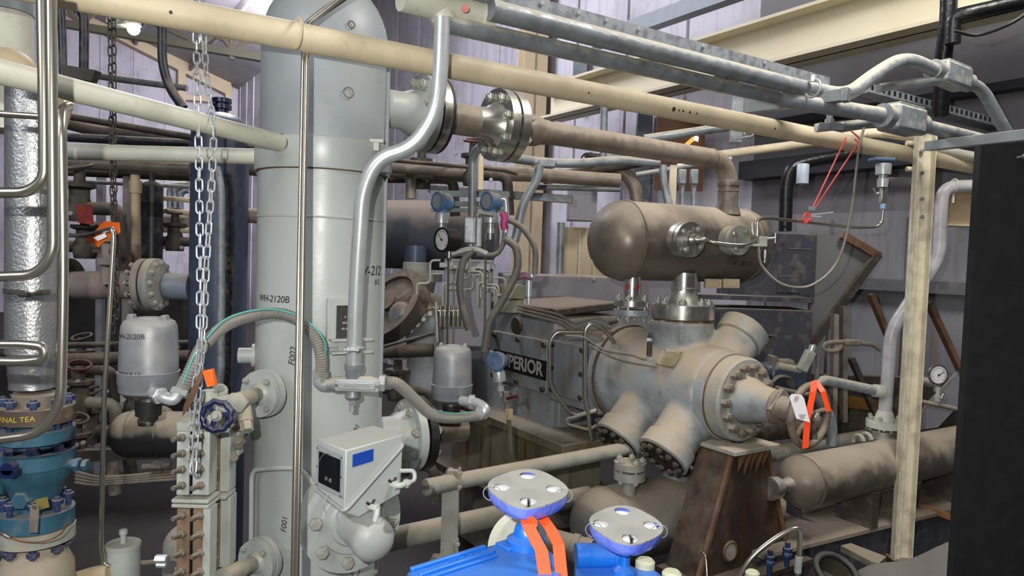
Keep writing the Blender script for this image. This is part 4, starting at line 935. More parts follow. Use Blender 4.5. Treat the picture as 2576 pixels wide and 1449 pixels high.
part('maker_plate', MB().box((sx_-.012, fb+.006, zz(1170)), (.075, .004, .018)), 'galvb', t)
part('hex_plug', MB().hex(Vector((sx_+.006, vc.y-.055, zz(1238))), Vector((.1, -1, .05)), .026, .035).hex(Vector((sx_+.006, vc.y-.045, zz(1238))), Vector((.1, -1, .05)), .033, .014), 'teal', t)
part('side_fitting', MB().cyl((vc.x+.06, vc.y, zz(1165)), (vc.x+.13, vc.y, zz(1165)), .016, 14).hex(Vector((vc.x+.115, vc.y, zz(1165))), (1, 0, 0), .02, .016).hex(Vector((vc.x+.14, vc.y, zz(1165))), (1, 0, 0), .017, .014), 'teal', t)
part('side_fitting', MB().cyl((vc.x-.06, vc.y-.02, zz(1195)), (vc.x-.12, vc.y-.03, zz(1195)), .024, 14).cyl((vc.x-.095, vc.y-.03, zz(1195)), (vc.x-.095, vc.y-.03, zz(1235)), .02, 14), 'teal', t)
part('handwriting', text_mb('FINAL TEA', .0215, (lambda a, b, z: Vector((vc.x+(FR+.002)*math.sin(a/FR+.05), vc.y-(FR+.002)*math.cos(a/FR+.05), zz(1038)+b+a*.05)))), 'yink', t, smooth=0)
tg = T('brass_tag', 'square brass coloured tag leaning on the teal valve', 'tag', at(105, 1275, 1.97)); part('plate', MB().prism(polyY([(86, 1258), (118, 1250), (124, 1276), (97, 1284)], 1.97), Vector((0, .002, 0))), 'brass', tg)
tg = T('metal_tag', 'long dull grey metal tag hanging below the brass tag', 'tag', at(82, 1300, 1.96)); part('plate', MB().prism(polyY([(76, 1272), (82, 1268), (95, 1272), (98, 1280), (94, 1340), (72, 1340)], 1.955), Vector((0, .002, 0))), 'grimy', tg)
part('hole', MB().torus(at(86, 1276, 1.953), (0, -1, 0), .004, .0015, 12, 6), 'dark', tg)
pipe('copper_wire', 'thin copper wire looped under the teal valve flanges', 'wire', polyY([(-10, 1335), (25, 1352), (60, 1362), (110, 1362), (150, 1345), (172, 1315)], 1.96), .0016, mat('copper_wire', (170, 96, 60), .35, .7), curve=True)
t2 = T('wire_ferrule', 'small silver ferrule on the copper wire at the left edge', 'ferrule', at(16, 1348, 1.955)); part('sleeve', MB().cyl(at(10, 1344, 1.955), at(24, 1352, 1.955), .005, 12), 'ssteel', t2)

# silver domed transmitter housings
def housing(name, label, c, R, H, texts=()):
    t = T(name, label, 'instrument housing', c-Z*(H*.5+.02))
    b = c-Z*H*.5
    dcv_ = part('dome_cover', MB().lathe(b+Z*H*.27, Z, [(0, 0), (0, R*.97), (H*.5, R*.93), (H*.62, R*.90), (H*.68, R*.82), (H*.71, R*.66), (H*.715, R*.4), (H*.73, R*.38), (H*.73, 0)], 48), 'alum', t)
    part('base', MB().lathe(b, Z, [(-.01, 0), (-.01, R*.5), (0, R*.86), (H*.03, R*.95), (H*.12, R*.97), (H*.14, R), (H*.26, R), (H*.29, R*1.02), (H*.30, R*.96), (H*.30, 0)], 48), 'alum', t)
    for s in (-1, 1):
        q = b+Z*H*.985+Vector((s*R*.58, -R*.25, 0)); part('lug', MB().prism([q-Vector((.016, 0, .02)), q+Vector((.016, 0, -.02)), q+Vector((.006, 0, .012)), q+Vector((-.006, 0, .012))], Vector((0, .03, 0))), 'alum', dcv_, bevel=.002)
    part('neck', MB().cyl(b-Z*.045, b, R*.26, 20), 'steel', t); part('collar', MB().lathe(b-Z*.07, Z, [(0, 0), (0, R*.42), (.045, R*.44), (.045, 0)], 24), 'black', t)
    for s, dz_, sz in texts:
        part('marking', text_mb(s, sz, (lambda a, b_, z, dz_=dz_: Vector((c.x+R*.985*math.sin(a/R-.25), c.y-R*.985*math.cos(a/R-.25), c.z+dz_+b_+a*.03)))), 'ink', t, smooth=0)
    return t, b
c1_ = at(375, 893, 2.2); t, hb = housing('transmitter_housing', 'silver domed instrument housing at left in front of the pink-grey pipe', c1_, .088, .235, [('WH-2120B', .065, .022), ('NEW 8-13', -.048, .018)])
e0_ = at(385, 988, 2.13); 
part('cable_gland', MB().tube(fillet([e0_, at(412, 1000, 2.08), at(436, 1008, 2.08), at(455, 980, 2.1)], .03), .018, 16).hex(at(400, 994, 2.1), at(412, 1000, 2.08)-e0_, .026, .02).hex(at(448, 995, 2.09), at(455, 980, 2.1)-at(448, 995, 2.09), .026, .02), 'galvb', t)
c2_ = at(1138, 937, 3.0); t2_, hb2 = housing('transmitter_housing', 'silver domed instrument housing in the middle above the black-banded flange', c2_, .086, .232)
part('cable_gland', MB().tube(fillet([at(1160, 1008, 2.92), at(1200, 1012, 2.88), at(1226, 1030, 2.85), at(1205, 1048, 2.85)], .03), .02, 16).hex(at(1180, 1010, 2.9), (1, 0, 0), .03, .025).hex(at(1215, 1030, 2.86), (-.4, 0, -1), .032, .03), 'galvb', t2_)
part('red_base', MB().lathe(hb2-Z*.085, Z, [(0, 0), (0, .07), (.03, .07), (.03, 0)], 24), 'maroon', t2_)
# ribbed hoses
HP = polyY([(455, 985, 2.1), (478, 935, 2.1), (512, 870, 2.15), (575, 815, 2.25), (660, 790, 2.36), (730, 795, 2.38), (782, 835, 2.38), (806, 890, 2.38), (808, 945, 2.4)], 2.2)
pipe('ribbed_hose', 'ribbed grey flexible hose arching from the left silver dome to the tee body', 'hose', HP, .0185, 'flex', curve=True, rib=.0085)
pipe('ribbed_hose', 'ribbed grey flexible hose dipping from the tee body right to the middle silver dome', 'hose', polyY([(968, 962, 2.42), (1000, 966, 2.45), (1040, 1002, 2.55), (1085, 1042, 2.65), (1135, 1052, 2.75), (1205, 1046, 2.85)], 2.5), .0195, 'flex', curve=True, rib=.0085)
t = T('hose_elbow', 'bright right-angle hose fitting at the left end of the tee body', 'fitting', at(803, 965, 2.41))
part('elbow', MB().tube(fillet([at(806, 935, 2.41), at(802, 966, 2.41), at(822, 968, 2.42)], .025), .021, 16).hex(at(806, 948, 2.41), Z, .03, .022), 'galvb', t)
t = T('hose_nut', 'bright hex hose nut at the right end of the tee body', 'fitting', at(962, 963, 2.42)); part('nut', MB().hex(at(955, 963, 2.42), (1, .05, 0), .03, .022).cyl(at(968, 963, 2.43), at(982, 964, 2.44), .023), 'galvb', t)
pipe('aqua_wire', 'thin aqua wire following the left ribbed hose', 'wire', polyY([(460, 965, 2.07), (490, 890, 2.08), (520, 850, 2.12), (580, 797, 2.2), (680, 778, 2.33), (760, 800, 2.36), (812, 850, 2.36), (818, 900, 2.38), (812, 945, 2.4)], 2.2), .003, 'aqua', curve=True, n=8)
pipe('aqua_wire', 'thin aqua wire beside the right ribbed hose', 'wire', polyY([(1070, 1020, 2.62), (1100, 1034, 2.66), (1150, 1040, 2.75), (1190, 1036, 2.8)], 2.2), .0025, 'aqua', curve=True, n=8)
# dusty black bottle with domed end under left housing
bl = mat('dusty_black_bottle', (34, 34, 38), .4, dust=1.0, grime=.2, scale=5, dustc=(166, 154, 134))
o = at(330, 1092, 2.45); bd = Vector((1, .12, 0)).normalized()
t = T('float_chamber', 'black domed float chamber with a dusty top below the left silver dome', 'float chamber', o-Z*.08)
part('shell', MB().lathe(o, bd, [(0, 0), (0, .079), (.21, .079), (.21, .07), (.3, .068), (.3, 0)], 44), bl, t)
part('head', MB().lathe(o+bd*.002, -bd, [(0, 0), (0, .078)] + dome(.078, .06, 9, .01), 44), bl, t)
for s in (0, .1, .2): part('weld_ring', MB().torus(o+bd*s, bd, .0795, .003, 40, 8), bl, t)
q = at(374, 1045, 2.42); part('top_neck', MB().lathe(q-Z*.03, Z, [(0, 0), (0, .036), (.02, .034), (.03, .03), (.05, .03), (.05, 0)], 24), bl, t)
# ---------- chains ----------
chain('front_chain', 'bright zinc chain with two long strands hanging at left, nearest the camera', polyY([(490, -60, 2.25), (493, 78, 2.25), (500, 400, 2.15), (504, 700, 2.05), (503, 850, 2.0), (499, 925, 2.0), (486, 1000, 2.0), (479, 1100, 2.0), (478, 1170, 2.0), (484, 1200, 2.0)], 2.0), .0345, .0027, 'galvb')
chain('front_chain', 'bright zinc chain strand right of its twin, bowing out below the cream pipe', polyY([(508, -60, 2.25), (511, 78, 2.25), (520, 200, 2.22), (538, 325, 2.2), (534, 430, 2.16), (526, 560, 2.1), (517, 700, 2.07), (510, 860, 2.03), (503, 930, 2.03), (497, 1010, 2.03), (492, 1110, 2.03), (484, 1200, 2.0)], 2.03), .0345, .0027, 'galvb')
chain('rear_chain', 'dark hoist chain hanging behind the orange tag at left', polyY([(274, -60), (276, 25), (279, 200), (284, 560), (287, 700), (283, 845)], 3.0), .036, .003, 'dark')
chain('rear_chain', 'second dark hoist chain strand just right of the first', polyY([(284, -60), (286, 60), (287, 300), (289, 560), (294, 700), (296, 818)], 3.05), .036, .003, 'dark')
t = T('tag_block', 'small orange tag block hanging on the bright chain', 'tag', at(525, 955, 1.95))
part('block', MB().prism(polyY([(508, 934), (532, 929), (541, 970), (520, 976)], 1.95), Vector((.0, .02, 0))), 'otag', t, bevel=.002)
t = T('rusty_tag', 'narrow rusty pointed strip hanging beside the orange tag block', 'tag', at(485, 975, 1.96)); part('strip', MB().prism(polyY([(500, 940), (516, 925), (508, 950), (480, 1020), (458, 1048), (462, 1020)], 1.97), Vector((0, .002, 0))), 'rust2', t)
t = T('orange_tag', 'crumpled orange tag with white label caught on the bent thin tube', 'tag', at(250, 590, 2.3))
part('tag_sheet', MB().prism(polyY([(216, 604, 2.3), (262, 556, 2.33), (300, 560, 2.34), (302, 585, 2.3), (255, 612, 2.28), (248, 622, 2.28)], 2.3), Vector((0, .003, 0))), 'otag', t)
part('tag_label', MB().prism(polyY([(233, 598, 2.25), (264, 586, 2.25), (269, 596, 2.25), (247, 606, 2.25)], 2.27), Vector((0, .001, 0))), 'white', t)
t = T('red_sheet_tag', 'dull red printed sheet hanging behind the orange tag', 'tag', at(215, 545, 3.2)); part('sheet', MB().prism(polyY([(190, 516), (230, 514), (236, 566), (196, 560)], 3.2), Vector((0, .003, 0))), mat('dull_red_sheet', (150, 44, 24), .6, grime=.5, scale=20), t)
# ---------- level gauge column ----------
gp = mat('chipped_grey_gauge_paint', (176, 184, 178), .45, dust=.5, grime=.2, scale=10)
gw_ = 2.22
t = T('sight_gauge', 'tall bolted sight glass column, front one, below the navy handwheel', 'sight gauge', at(492, 1449, gw_))
def gx(x, y, dy=0): return at(x, y, gw_+dy)
def gauge_sec(y0, y1, rusty):
    for x0, x1 in ((454, 484), (494, 534)):
        a_, b_ = gx(x0, y0), gx(x1, y1); part('cover_plate', MB().box((a_+b_)/2, (abs(b_.x-a_.x), .05, abs(a_.z-b_.z))), mat('bare_brown_gauge_face', (132, 110, 88), .7, grime=.5) if rusty else gp, t, bevel=.003)
    if rusty:
        a_, b_ = gx(520, y0, -.004), gx(535, y1, -.004); part('edge_strip', MB().box((a_+b_)/2, (abs(b_.x-a_.x), .05, abs(a_.z-b_.z))), gp, t)
    a_, b_ = gx(456, y0, .035), gx(536, y1, .035); part('chamber', MB().box((a_+b_)/2, (abs(b_.x-a_.x), .06, abs(a_.z-b_.z))), gp, t, bevel=.003)
    a_, b_ = gx(484, y0), gx(494, y1); part('glass_slot', MB().box((a_+b_)/2, (abs(b_.x-a_.x), .04, abs(a_.z-b_.z)*.96)), 'glassd', t)
    n_ = 4
    for i in range(n_):
        y = y0+(y1-y0)*(i+.5)/n_
        for x in (460, 506):
            q = gx(x, y, -.025); part('bolt', MB().hex(q, Vector((-.25, -1, .05)), .013, .012).cyl(q, q+Vector((-.012, -.042, .002)), .0075, 10), 'grimy', t)
gauge_sec(1080, 1240, False); gauge_sec(1272, 1460, True)
for y in (1250, 1262):
    part('end_flange', MB().box(gx(493, y, .01), (.115, .09, .012)), gp, t, bevel=.003)
part('top_block', MB().box(gx(492, 1068, .01), (.09, .07, .03)), gp, t, bevel=.004)
t = T('sight_gauge', 'second narrower rusty sight glass column just behind and right', 'sight gauge', at(556, 1440, 2.36))
for y0, y1 in ((1085, 1235), (1248, 1425)):
    a_, b_ = at(542, y0, 2.34), at(570, y1, 2.34); part('chamber', MB().box((a_+b_)/2+Vector((.012, .02, 0)), (abs(b_.x-a_.x), .06, abs(a_.z-b_.z))), gp, t, bevel=.003)
    part('cover_plate', MB().box((a_+b_)/2+Vector((-.008, -.008, 0)), (abs(b_.x-a_.x)*.5, .05, abs(a_.z-b_.z)*.96)), MATS['bare_brown_gauge_face'], t, bevel=.003)
    for i in range(4):
        q = at(544, y0+(y1-y0)*(i+.5)/4, 2.31); part('bolt', MB().cyl(q, q+Vector((-.01, -.04, 0)), .008, 10), 'grimy', t)
part('end_flange', MB().box(at(558, 1241, 2.34), (.06, .09, .014)), gp, t, bevel=.003)
part('wedge', MB().prism([at(572, 1250, 2.36), at(586, 1268, 2.36), at(572, 1300, 2.36)], Vector((0, .02, 0))), gp, t)
# gauge valve with navy handwheel
t = T('gauge_valve', 'dusty tapered gauge valve body behind the navy handwheel', 'valve', at(520, 1060, 2.2))
q = at(525, 1025, 2.2)
part('body', MB().lathe(q-Z*.05, Z, [(0, 0), (0, .035), (.05, .036), (.085, .028), (.105, .022), (.105, 0)], 20).tube([q, at(600, 1012, 2.22)], .03, 16).box(q-Z*.02, (.08, .06, .07)), gp, t, bevel=.003)
part('wing', MB().ball(at(553, 985, 2.26), .026, 14), gp, t)
wq = at(545, 1046, 2.08); part('stem', MB().cyl(wq, q, .012, 12), 'steel', t)
hw = T('navy_handwheel', 'small navy blue scalloped handwheel in front of the sight gauge', 'handwheel', wq-Z*.05)
ax = Vector((.12, -1, .12)).normalized(); a_, S_, T_ = frame(ax); mb = MB(); n = 96; k = 10; vs = []; fs = []
for i in range(n):
    an = 2*math.pi*i/n; R_ = .041*(1+.045*math.cos(9*an)); e_ = S_*math.cos(an)+T_*math.sin(an)
    vs += [wq + e_*R_ + (e_*math.cos(j*2*math.pi/k) + a_*math.sin(j*2*math.pi/k))*.0095 for j in range(k)]
for i in range(n): fs += [(i*k+j, (i+1) % n*k+j, (i+1) % n*k+(j+1) % k, i*k+(j+1) % k) for j in range(k)]
part('rim', mb.add(vs, fs), 'navy', hw)
part('hub', MB().lathe(wq-a_*.006, a_, [(0, 0), (0, .018), (.012, .016), (.014, .009), (.02, .009), (.02, 0)], 20), 'dusty', hw)
for i in range(3):
    an = .9+i*2.094; e_ = S_*math.cos(an)+T_*math.sin(an); part('spoke', MB().box(wq+e_*.026, (.03, .016, .006), (e_, a_.cross(e_), a_)), 'navy', hw, bevel=.002)
part('stem_nut', MB().hex(wq+a_*.012, a_, .009, .01), 'galvb', hw)
# link pipe & nuts right of gauge
t = T('gauge_cock', 'small bolted cock with nuts between the sight gauge and the vessel', 'valve', at(600, 1100, 2.4))
part('body', MB().box(at(597, 1085, 2.42), (.03, .05, .16)), gp, t, bevel=.004)
for y in (1065, 1110): part('nut', MB().hex(at(600, y, 2.4), (.2, -1, 0), .024, .03).cyl(at(600, y, 2.4), at(600, y, 2.34), .010, 10), 'grimy', t)
part('tail_bolt', MB().cyl(at(592, 1152, 2.36), at(588, 1152, 2.3), .012), 'grimy', t)
# drip pot
q = at(309, 1470, 2.25); zt_ = at(309, 1375, 2.25).z-q.z
t = T('drip_pot', 'small grey drip pot with a knob on its lid at the bottom left', 'drip pot', q)
part('pot', MB().lathe(q-Z*.1, Z, [(0, 0), (0, .05), (zt_+.1, .05), (zt_+.1, 0)], 36), gp, t)
part('lid', MB().lathe(q+Z*zt_, Z, [(0, 0), (0, .0525), (.010, .0525), (.013, .049), (.013, 0)], 36), gp, t)
part('knob', MB().lathe(q+Z*(zt_+.01), Z, [(0, 0), (0, .009), (.03, .009), (.032, .013), (.045, .012), (.048, .006), (.048, 0)], 16), gp, t)
pipe('drain_fitting', 'steel drain fitting joining the drip pot to the pale rounded tank', 'fitting', polyY([(350, 1418), (385, 1415), (425, 1405)], 2.3), .009, 'grimy')
t = T('drain_cock', 'tiny steel cock beside the pale rounded tank', 'valve', at(400, 1410, 2.27)); part('body', MB().hex(at(392, 1406, 2.27), (1, 0, 0), .014, .035).hex(at(395, 1420, 2.27), (1, 0, 0), .01, .03), 'galvb', t)
q = at(480, 1390, 2.75); t = T('side_tank', 'pale rounded tank edge behind the sight gauge column', 'tank', q-Z*.4)
part('shell', MB().lathe(q-Z*.3, Z, [(0, 0), (0, .1), (.33, .1)] + dome(.1, .09, 8, .33), 36), 'dusty', t)
pipe('drain_pipe', 'short pale pipe and elbow at the bottom edge beside the drip pot', 'pipe', polyY([(180, 1462), (235, 1445), (275, 1438)], 2.2), .024, 'tan')
# ================= BLUE VALVES IN FRONT =================
def wrapped_wheel(x, y, Y, label, R=.088, hs=.07):
    c = at(x, y, Y); t = T('wrapped_handwheel', label, 'handwheel', c); t.rotation_euler = (math.radians(10), 0, 0)
    def rr(an): return R*(1+.05*math.cos(4*an+.5))
    n = 72
    def ringp(f, z): return [c + Vector((math.cos(2*math.pi*i/n)*rr(2*math.pi*i/n)*f, math.sin(2*math.pi*i/n)*rr(2*math.pi*i/n)*f, z)) for i in range(n)]
    mb = MB(); hol = []; vs = []; N = 64; B = 26
    # top disc with four round holes: grid of quads with holes cut
    P = {}; cells = []
    hc = [(c.x+.06*math.cos(a), c.y+.06*math.sin(a)) for a in (math.pi/2, math.pi, 0, -math.pi/2)]
    S = 88; st = 2*R*1.08/S
    for i in range(S):
        for j in range(S):
            px_ = c.x-R*1.08+st*(i+.5); py_ = c.y-R*1.08+st*(j+.5); an = math.atan2(py_-c.y, px_-c.x); d_ = math.hypot(px_-c.x, py_-c.y)
            if d_ > rr(an): continue
            if any(math.hypot(px_-hx_, (py_-hy_)) < .019 for hx_, hy_ in hc): continue
            for a_, b_ in ((i, j), (i+1, j), (i+1, j+1), (i, j+1)):
                if (a_, b_) not in P:
                    P[(a_, b_)] = len(vs); vx = c.x-R*1.08+st*a_; vy = c.y-R*1.08+st*b_
                    an_ = math.atan2(vy-c.y, vx-c.x); dd = math.hypot(vx-c.x, vy-c.y)
                    if dd > rr(an_)-st*.8: vx = c.x+math.cos(an_)*rr(an_); vy = c.y+math.sin(an_)*rr(an_)
                    for hx_, hy_ in hc:
                        h_ = math.hypot(vx-hx_, vy-hy_)
                        if h_ < .019+st*.9: vx = hx_+(vx-hx_)/h_*.019; vy = hy_+(vy-hy_)/h_*.019
                    vs.append(Vector((vx, vy, c.z)))
            cells.append((P[(i, j)], P[(i+1, j)], P[(i+1, j+1)], P[(i, j+1)]))
    mb.add(vs, cells); o = part('disc', mb, mat('pale_disc', (160, 160, 154), .55, grime=.3, scale=12), t, smooth=0)
    s_ = o.modifiers.new('solid', 'SOLIDIFY'); s_.thickness = .003; s_.offset = -1
    mb = MB(); rings = [ringp(1.0, -.002), ringp(1.0, -.016), ringp(.94, -.033), ringp(.74, -.045), ringp(.34, -.053), ringp(.13, -.068)]
    vs = [q for r_ in rings for q in r_]; fs = [(a*n+i, a*n+(i+1) % n, (a+1)*n+(i+1) % n, (a+1)*n+i) for a in range(len(rings)-1) for i in range(n)]
    part('plastic_wrap', mb.add(vs, fs), 'wrap', t)
    mb = MB(); part('under_plate', MB().lathe(c-Z*.012, Z, [(0, 0), (0, R*.9), (.003, R*.9), (.003, 0)], 40), 'white', t)
    part('cable_tie', MB().box((hc[3][0], c.y-R*.97, c.z-.012), (.005, .004, .05)).box((hc[3][0], c.y-R*.85, c.z+.004), (.005, .03, .002)), 'black', t)
    for s in (-1, 1): part('tie_wire', MB().torus(c+Vector((s*R*.93, -.01, -.012)), (0, 1, .1), .02, .0012, 20, 6), 'galvb', t)
    return t, c
t, c = wrapped_wheel(1328, 1226, 1.62, 'larger wrapped blue handwheel with four-hole pale disc, bottom centre')
q = c-Z*.06
V1 = T('blue_valve', 'bright blue valve block under the larger wrapped handwheel, orange ribbon on its neck', 'valve', at(1250, 1449, 1.6))
part('bonnet', MB().lathe(q, -Z, [(0, 0), (0, .014), (.02, .014), (.03, .026), (.05, .03), (.06, .045), (.1, .05), (.1, 0)], 24), 'blue', V1)
a_ = at(1060, 1440, 1.5); b_ = at(1395, 1335, 1.72)
top_pts = polyY([(1015, 1440, 1.48), (1052, 1412, 1.52), (1240, 1360, 1.62), (1330, 1352, 1.66), (1402, 1395, 1.56), (1412, 1500, 1.44), (985, 1510, 1.38)], 1.5)
zt_ = sum(p.z for p in top_pts)/len(top_pts)
mb = MB(); z0_ = at(1220, 1400, 1.55).z
tp = [Vector((p.x, p.y, z0_)) for p in [atz(1025, 1432, z0_-2.1), atz(1240, 1366, z0_-2.1), atz(1345, 1352, z0_-2.1), atz(1410, 1400, z0_-2.1), atz(1425, 1520, z0_-2.1), atz(960, 1560, z0_-2.1)]]
o = part('body', MB().prism(tp, -Z*.12), 'blue', V1, bevel=.012)
e1_ = (tp[1]-tp[0]).normalized(); e2_ = Vector((-e1_.y, e1_.x, 0))
for i, (s, w_) in enumerate(((-.012, .012), (-.045, .008))):
    qq = tp[0]+e1_*.1+e2_*s+Z*.003; part('cast_rib', MB().box(qq, (.2, w_, .01), (e1_, e2_, Z)), 'blue', V1, bevel=.003)
q2 = tp[1]+e1_*.035-e2_*.035+Z*.002
part('cast_pad', MB().box(q2, (.075, .05, .008), (e1_, e2_, Z)), 'blue', V1, bevel=.003)
part('cast_lettering', text_mb('JIB', .034, flat(q2+Z*.0045, e1_, e2_), .0015), 'blue', V1, smooth=0)
part('cast_lettering', text_mb('OTYO', .022, flat(tp[0]+e1_*.12-e2_*.028+Z*.002, e1_, e2_), .0015), 'blue', V1, smooth=0)
part('cast_rib', MB().box(tp[0]+e1_*.1-e2_*.066+Z*.003, (.18, .006, .008), (e1_, e2_, Z)), 'blue', V1, bevel=.003)
q = at(1310, 1372, 1.78); part('rear_flange', MB().lathe(q, W*-1, [(0, 0), (0, .08), (.03, .08), (.03, 0)], 36), 'creamw', V1)
t, c = wrapped_wheel(1575, 1318, 1.68, 'smaller wrapped blue handwheel right of the larger one, bottom edge', .083)
V2 = T('blue_valve', 'bright blue valve with a plain round neck under the smaller wrapped handwheel', 'valve', at(1560, 1449, 1.65))
part('neck', MB().lathe(c-Z*.045, -Z, [(0, 0), (0, .0125), (.055, .0125), (.065, .028), (.085, .032), (.1, .05), (.1, 0)], 24), 'blue', V2)
z1_ = c.z-.12; tp = [atz(x, y, z1_-2.1) for x, y in ((1445, 1412), (1478, 1392), (1540, 1386), (1560, 1420), (1640, 1425), (1665, 1440), (1680, 1540), (1440, 1540))]
part('body', MB().prism(tp, -Z*.1), 'blue', V2, bevel=.012)
q = at(1500, 1400, 1.72); part('barrel', MB().lathe(q-Vector((.05, 0, 0)), (1, .1, 0), [(0, 0), (0, .03), (.09, .03), (.09, .036), (.1, .036), (.1, 0)], 24), 'blue', V2)
pg = mat('pale_green_cap', (196, 200, 170), .5, grime=.1)
for i, (x, y, Y_, l_) in enumerate(((1623, 1412, 1.72, 'left one beside the smaller handwheel neck'), (1690, 1442, 1.7, 'right one at the bottom edge'), (1893, 1440, 2.4, 'far one under the steel hose'))):
    q = at(x, y, Y_); t = T('protective_plug', 'pale green round bolt cap, ' + l_, 'cap', q-Z*.02, 'pale bolt caps'); part('cap', MB().lathe(q-Z*.03, Z, [(0, 0), (0, .024), (.03, .024), (.036, .018), (.036, 0)], 20), pg, t)
# ribbon on valve neck
t = T('flagging_ribbon', 'orange flagging ribbon tied round the neck of the larger blue valve', 'ribbon', at(1340, 1320, 1.55))
w1 = Vector((1, .1, .05)).normalized()
strip('ribbon_loop', polyY([(1322, 1294, 1.56), (1328, 1318, 1.53), (1338, 1340, 1.52), (1362, 1385, 1.5), (1375, 1470, 1.46)], 1.5), .028, w1, 'orange', t)
strip('ribbon_loop', polyY([(1362, 1298, 1.58), (1385, 1330, 1.55), (1405, 1370, 1.52), (1415, 1470, 1.47)], 1.5), .026, w1, 'orange', t)
strip('knot', polyY([(1318, 1308, 1.545), (1340, 1306, 1.53), (1352, 1318, 1.53), (1340, 1328, 1.53)], 1.5), .012, Vector((.1, 0, 1)).normalized(), 'orange', t)
# ================= LOW PIPES AND SUPPORT POST =================
p0, p1 = atz(1120, 1203, -1.0), atz(1600, 1124, -1.0)
pipe('floor_pipe', 'upper of two low dusty pipes running right from the clamp post to the compressor', 'pipe', [atz(1070, 1226, -1.0), p1], .036, 'dusty', n=24)
pipe('floor_pipe', 'lower thicker dusty pipe running behind the larger blue handwheel', 'pipe', [atz(960, 1362, -1.3), atz(1480, 1246, -1.3)], .052, 'dusty', n=24)
q = atz(1135, 1205, -1.0); zb_ = atz(1135, 1345, -1.3).z
t = T('pipe_support', 'flat steel post clamping the two low pipes', 'support', (q.x, q.y, zb_-.1))
part('post', MB().box((q.x, q.y-.04, (q.z+zb_)/2), (.07, .012, q.z-zb_+.06)).box((q.x+.035, q.y-.02, (q.z+zb_)/2), (.008, .05, q.z-zb_+.06)), 'dusty', t)
part('upper_clamp', MB().torus(q, U, .043, .009, 24, 8).box(q+Vector((.01, -.03, .04)), (.05, .03, .02)), 'dusty', t)
part('lower_clamp', MB().torus(Vector((q.x, q.y, zb_)), U, .058, .009, 24, 8), 'dusty', t)
for z_, y_ in ((q.z+.02, -.055), (zb_+.01, -.075)):
    part('clamp_bolt', MB().cyl((q.x+.04, q.y+y_, z_-.05), (q.x+.04, q.y+y_, z_+.05), .007, 8).hex((q.x+.04, q.y+y_, z_+.02), Z, .014, .012).hex((q.x+.04, q.y+y_, z_-.04), Z, .014, .012), 'nut', t)
part('base', MB().prism([Vector((q.x-.11, q.y-.14, zb_-.09)), Vector((q.x+.16, q.y-.14, zb_-.09)), Vector((q.x+.14, q.y+.12, zb_-.09)), Vector((q.x-.08, q.y+.12, zb_-.09))], -Z*.05), 'dusty', t)
part('pedestal', MB().box((q.x+.02, q.y, (zb_-.14)/2), (.14, .14, zb_-.14)), 'dark', t)
# bottle drain flange & swing behind smaller handwheel
q = at(1440, 1378, 3.2); t = T('capped_pipe', 'dusty ringed pipe cap low between the two blue handwheels', 'pipe', q)
part('barrel', MB().lathe(q, (1, -.4, -.1), [(-.12, 0), (-.12, .06), (0, .06), (0, .066), (.03, .066), (.03, .06), (.06, .06), (.06, .066), (.09, .06), (.09, 0)], 30), 'pipeb', t)
# ================= INSTRUMENT RACK (centre) =================
def transmitter(label, c, s, ax=Vector((-.75, -.66, 0)), faced=True, tilt=Vector((0, 0, 1))):
    ax = ax.normalized(); t = T('pressure_transmitter', label, 'transmitter', c-Z*s*1.5)
    part('housing', MB().lathe(c-ax*s*.9, ax, [(0, 0), (0, s*.7), (s*.3, s*.85), (s*1.2, s*.85), (s*1.2, 0)], 32).lathe(c-tilt*s*.6, -tilt, [(-s*.4, 0), (-s*.4, s*.55), (s*.5, s*.5), (s*.5, 0)], 20).lathe(c+ax.cross(Z)*s*.3+Z*s*.3-ax*s*.4, (ax.cross(Z)+Z*.5), [(0, 0), (0, s*.4), (s*.9, s*.36), (s*.9, 0)], 16), 'tblue', t)
    part('cover_ring', MB().lathe(c+ax*s*.25, ax, [(0, 0), (0, s*.98), (s*.35, s*.98), (s*.4, s*.9), (s*.4, s*.7), (s*.36, s*.68), (s*.36, 0)], 36), 'tblue', t)
    part('cover_face', MB().lathe(c+ax*s*.6, ax, [(0, 0), (0, s*.68), (s*.02, s*.68), (s*.02, 0)], 30), 'vdark' if faced else 'tblue', t)
    part('sensor', MB().lathe(c-tilt*s*1.05, -tilt, [(0, 0), (0, s*.62), (s*.2, s*.66), (s*1.0, s*.66), (s*1.05, s*.3), (s*1.5, s*.28), (s*1.5, s*.4), (s*2.0, s*.4), (s*2.0, s*.16), (s*2.6, s*.14), (s*2.6, 0)], 24), 'galvb', t)
    return t
YR = 3.6
t = T('instrument_rack', 'horizontal grey strut rails carrying the two blue transmitters', 'channel', at(1240, 500, YR+.15))
gsm = MATS['grey_strut']
for y, h in ((487, .03), (512, .025), (528, .02)): part('rail', bar(at(1085, y, YR+.2), at(1280 if y < 500 else 1265, y+2, YR+.1), .03, h), gsm, t)
transmitter('blue dusty transmitter with a round glass face, above the black gauge', at(1112, 508, YR), .052)
transmitter('blue dusty transmitter with a round glass face, right of the centre conduit', at(1236, 507, YR), .052)
transmitter('blue hexagonal-faced transmitter with steel sensor, beside the black lettered plate', at(1252, 908, 3.6), .050, Vector((-.35, -.94, .1)), False, Vector((-.12, 0, 1)))
pipe('impulse_tube', 'steel tube and valve stem dropping below the lower blue transmitter', 'tubing', polyY([(1272, 1000, 3.6), (1278, 1040, 3.6), (1282, 1080, 3.6), (1284, 1140, 3.65)], 3.6), .012, 'grimy')
t = T('needle_valve', 'small steel needle valve with a tee handle below the lower transmitter', 'valve', at(1276, 1010, 3.58))
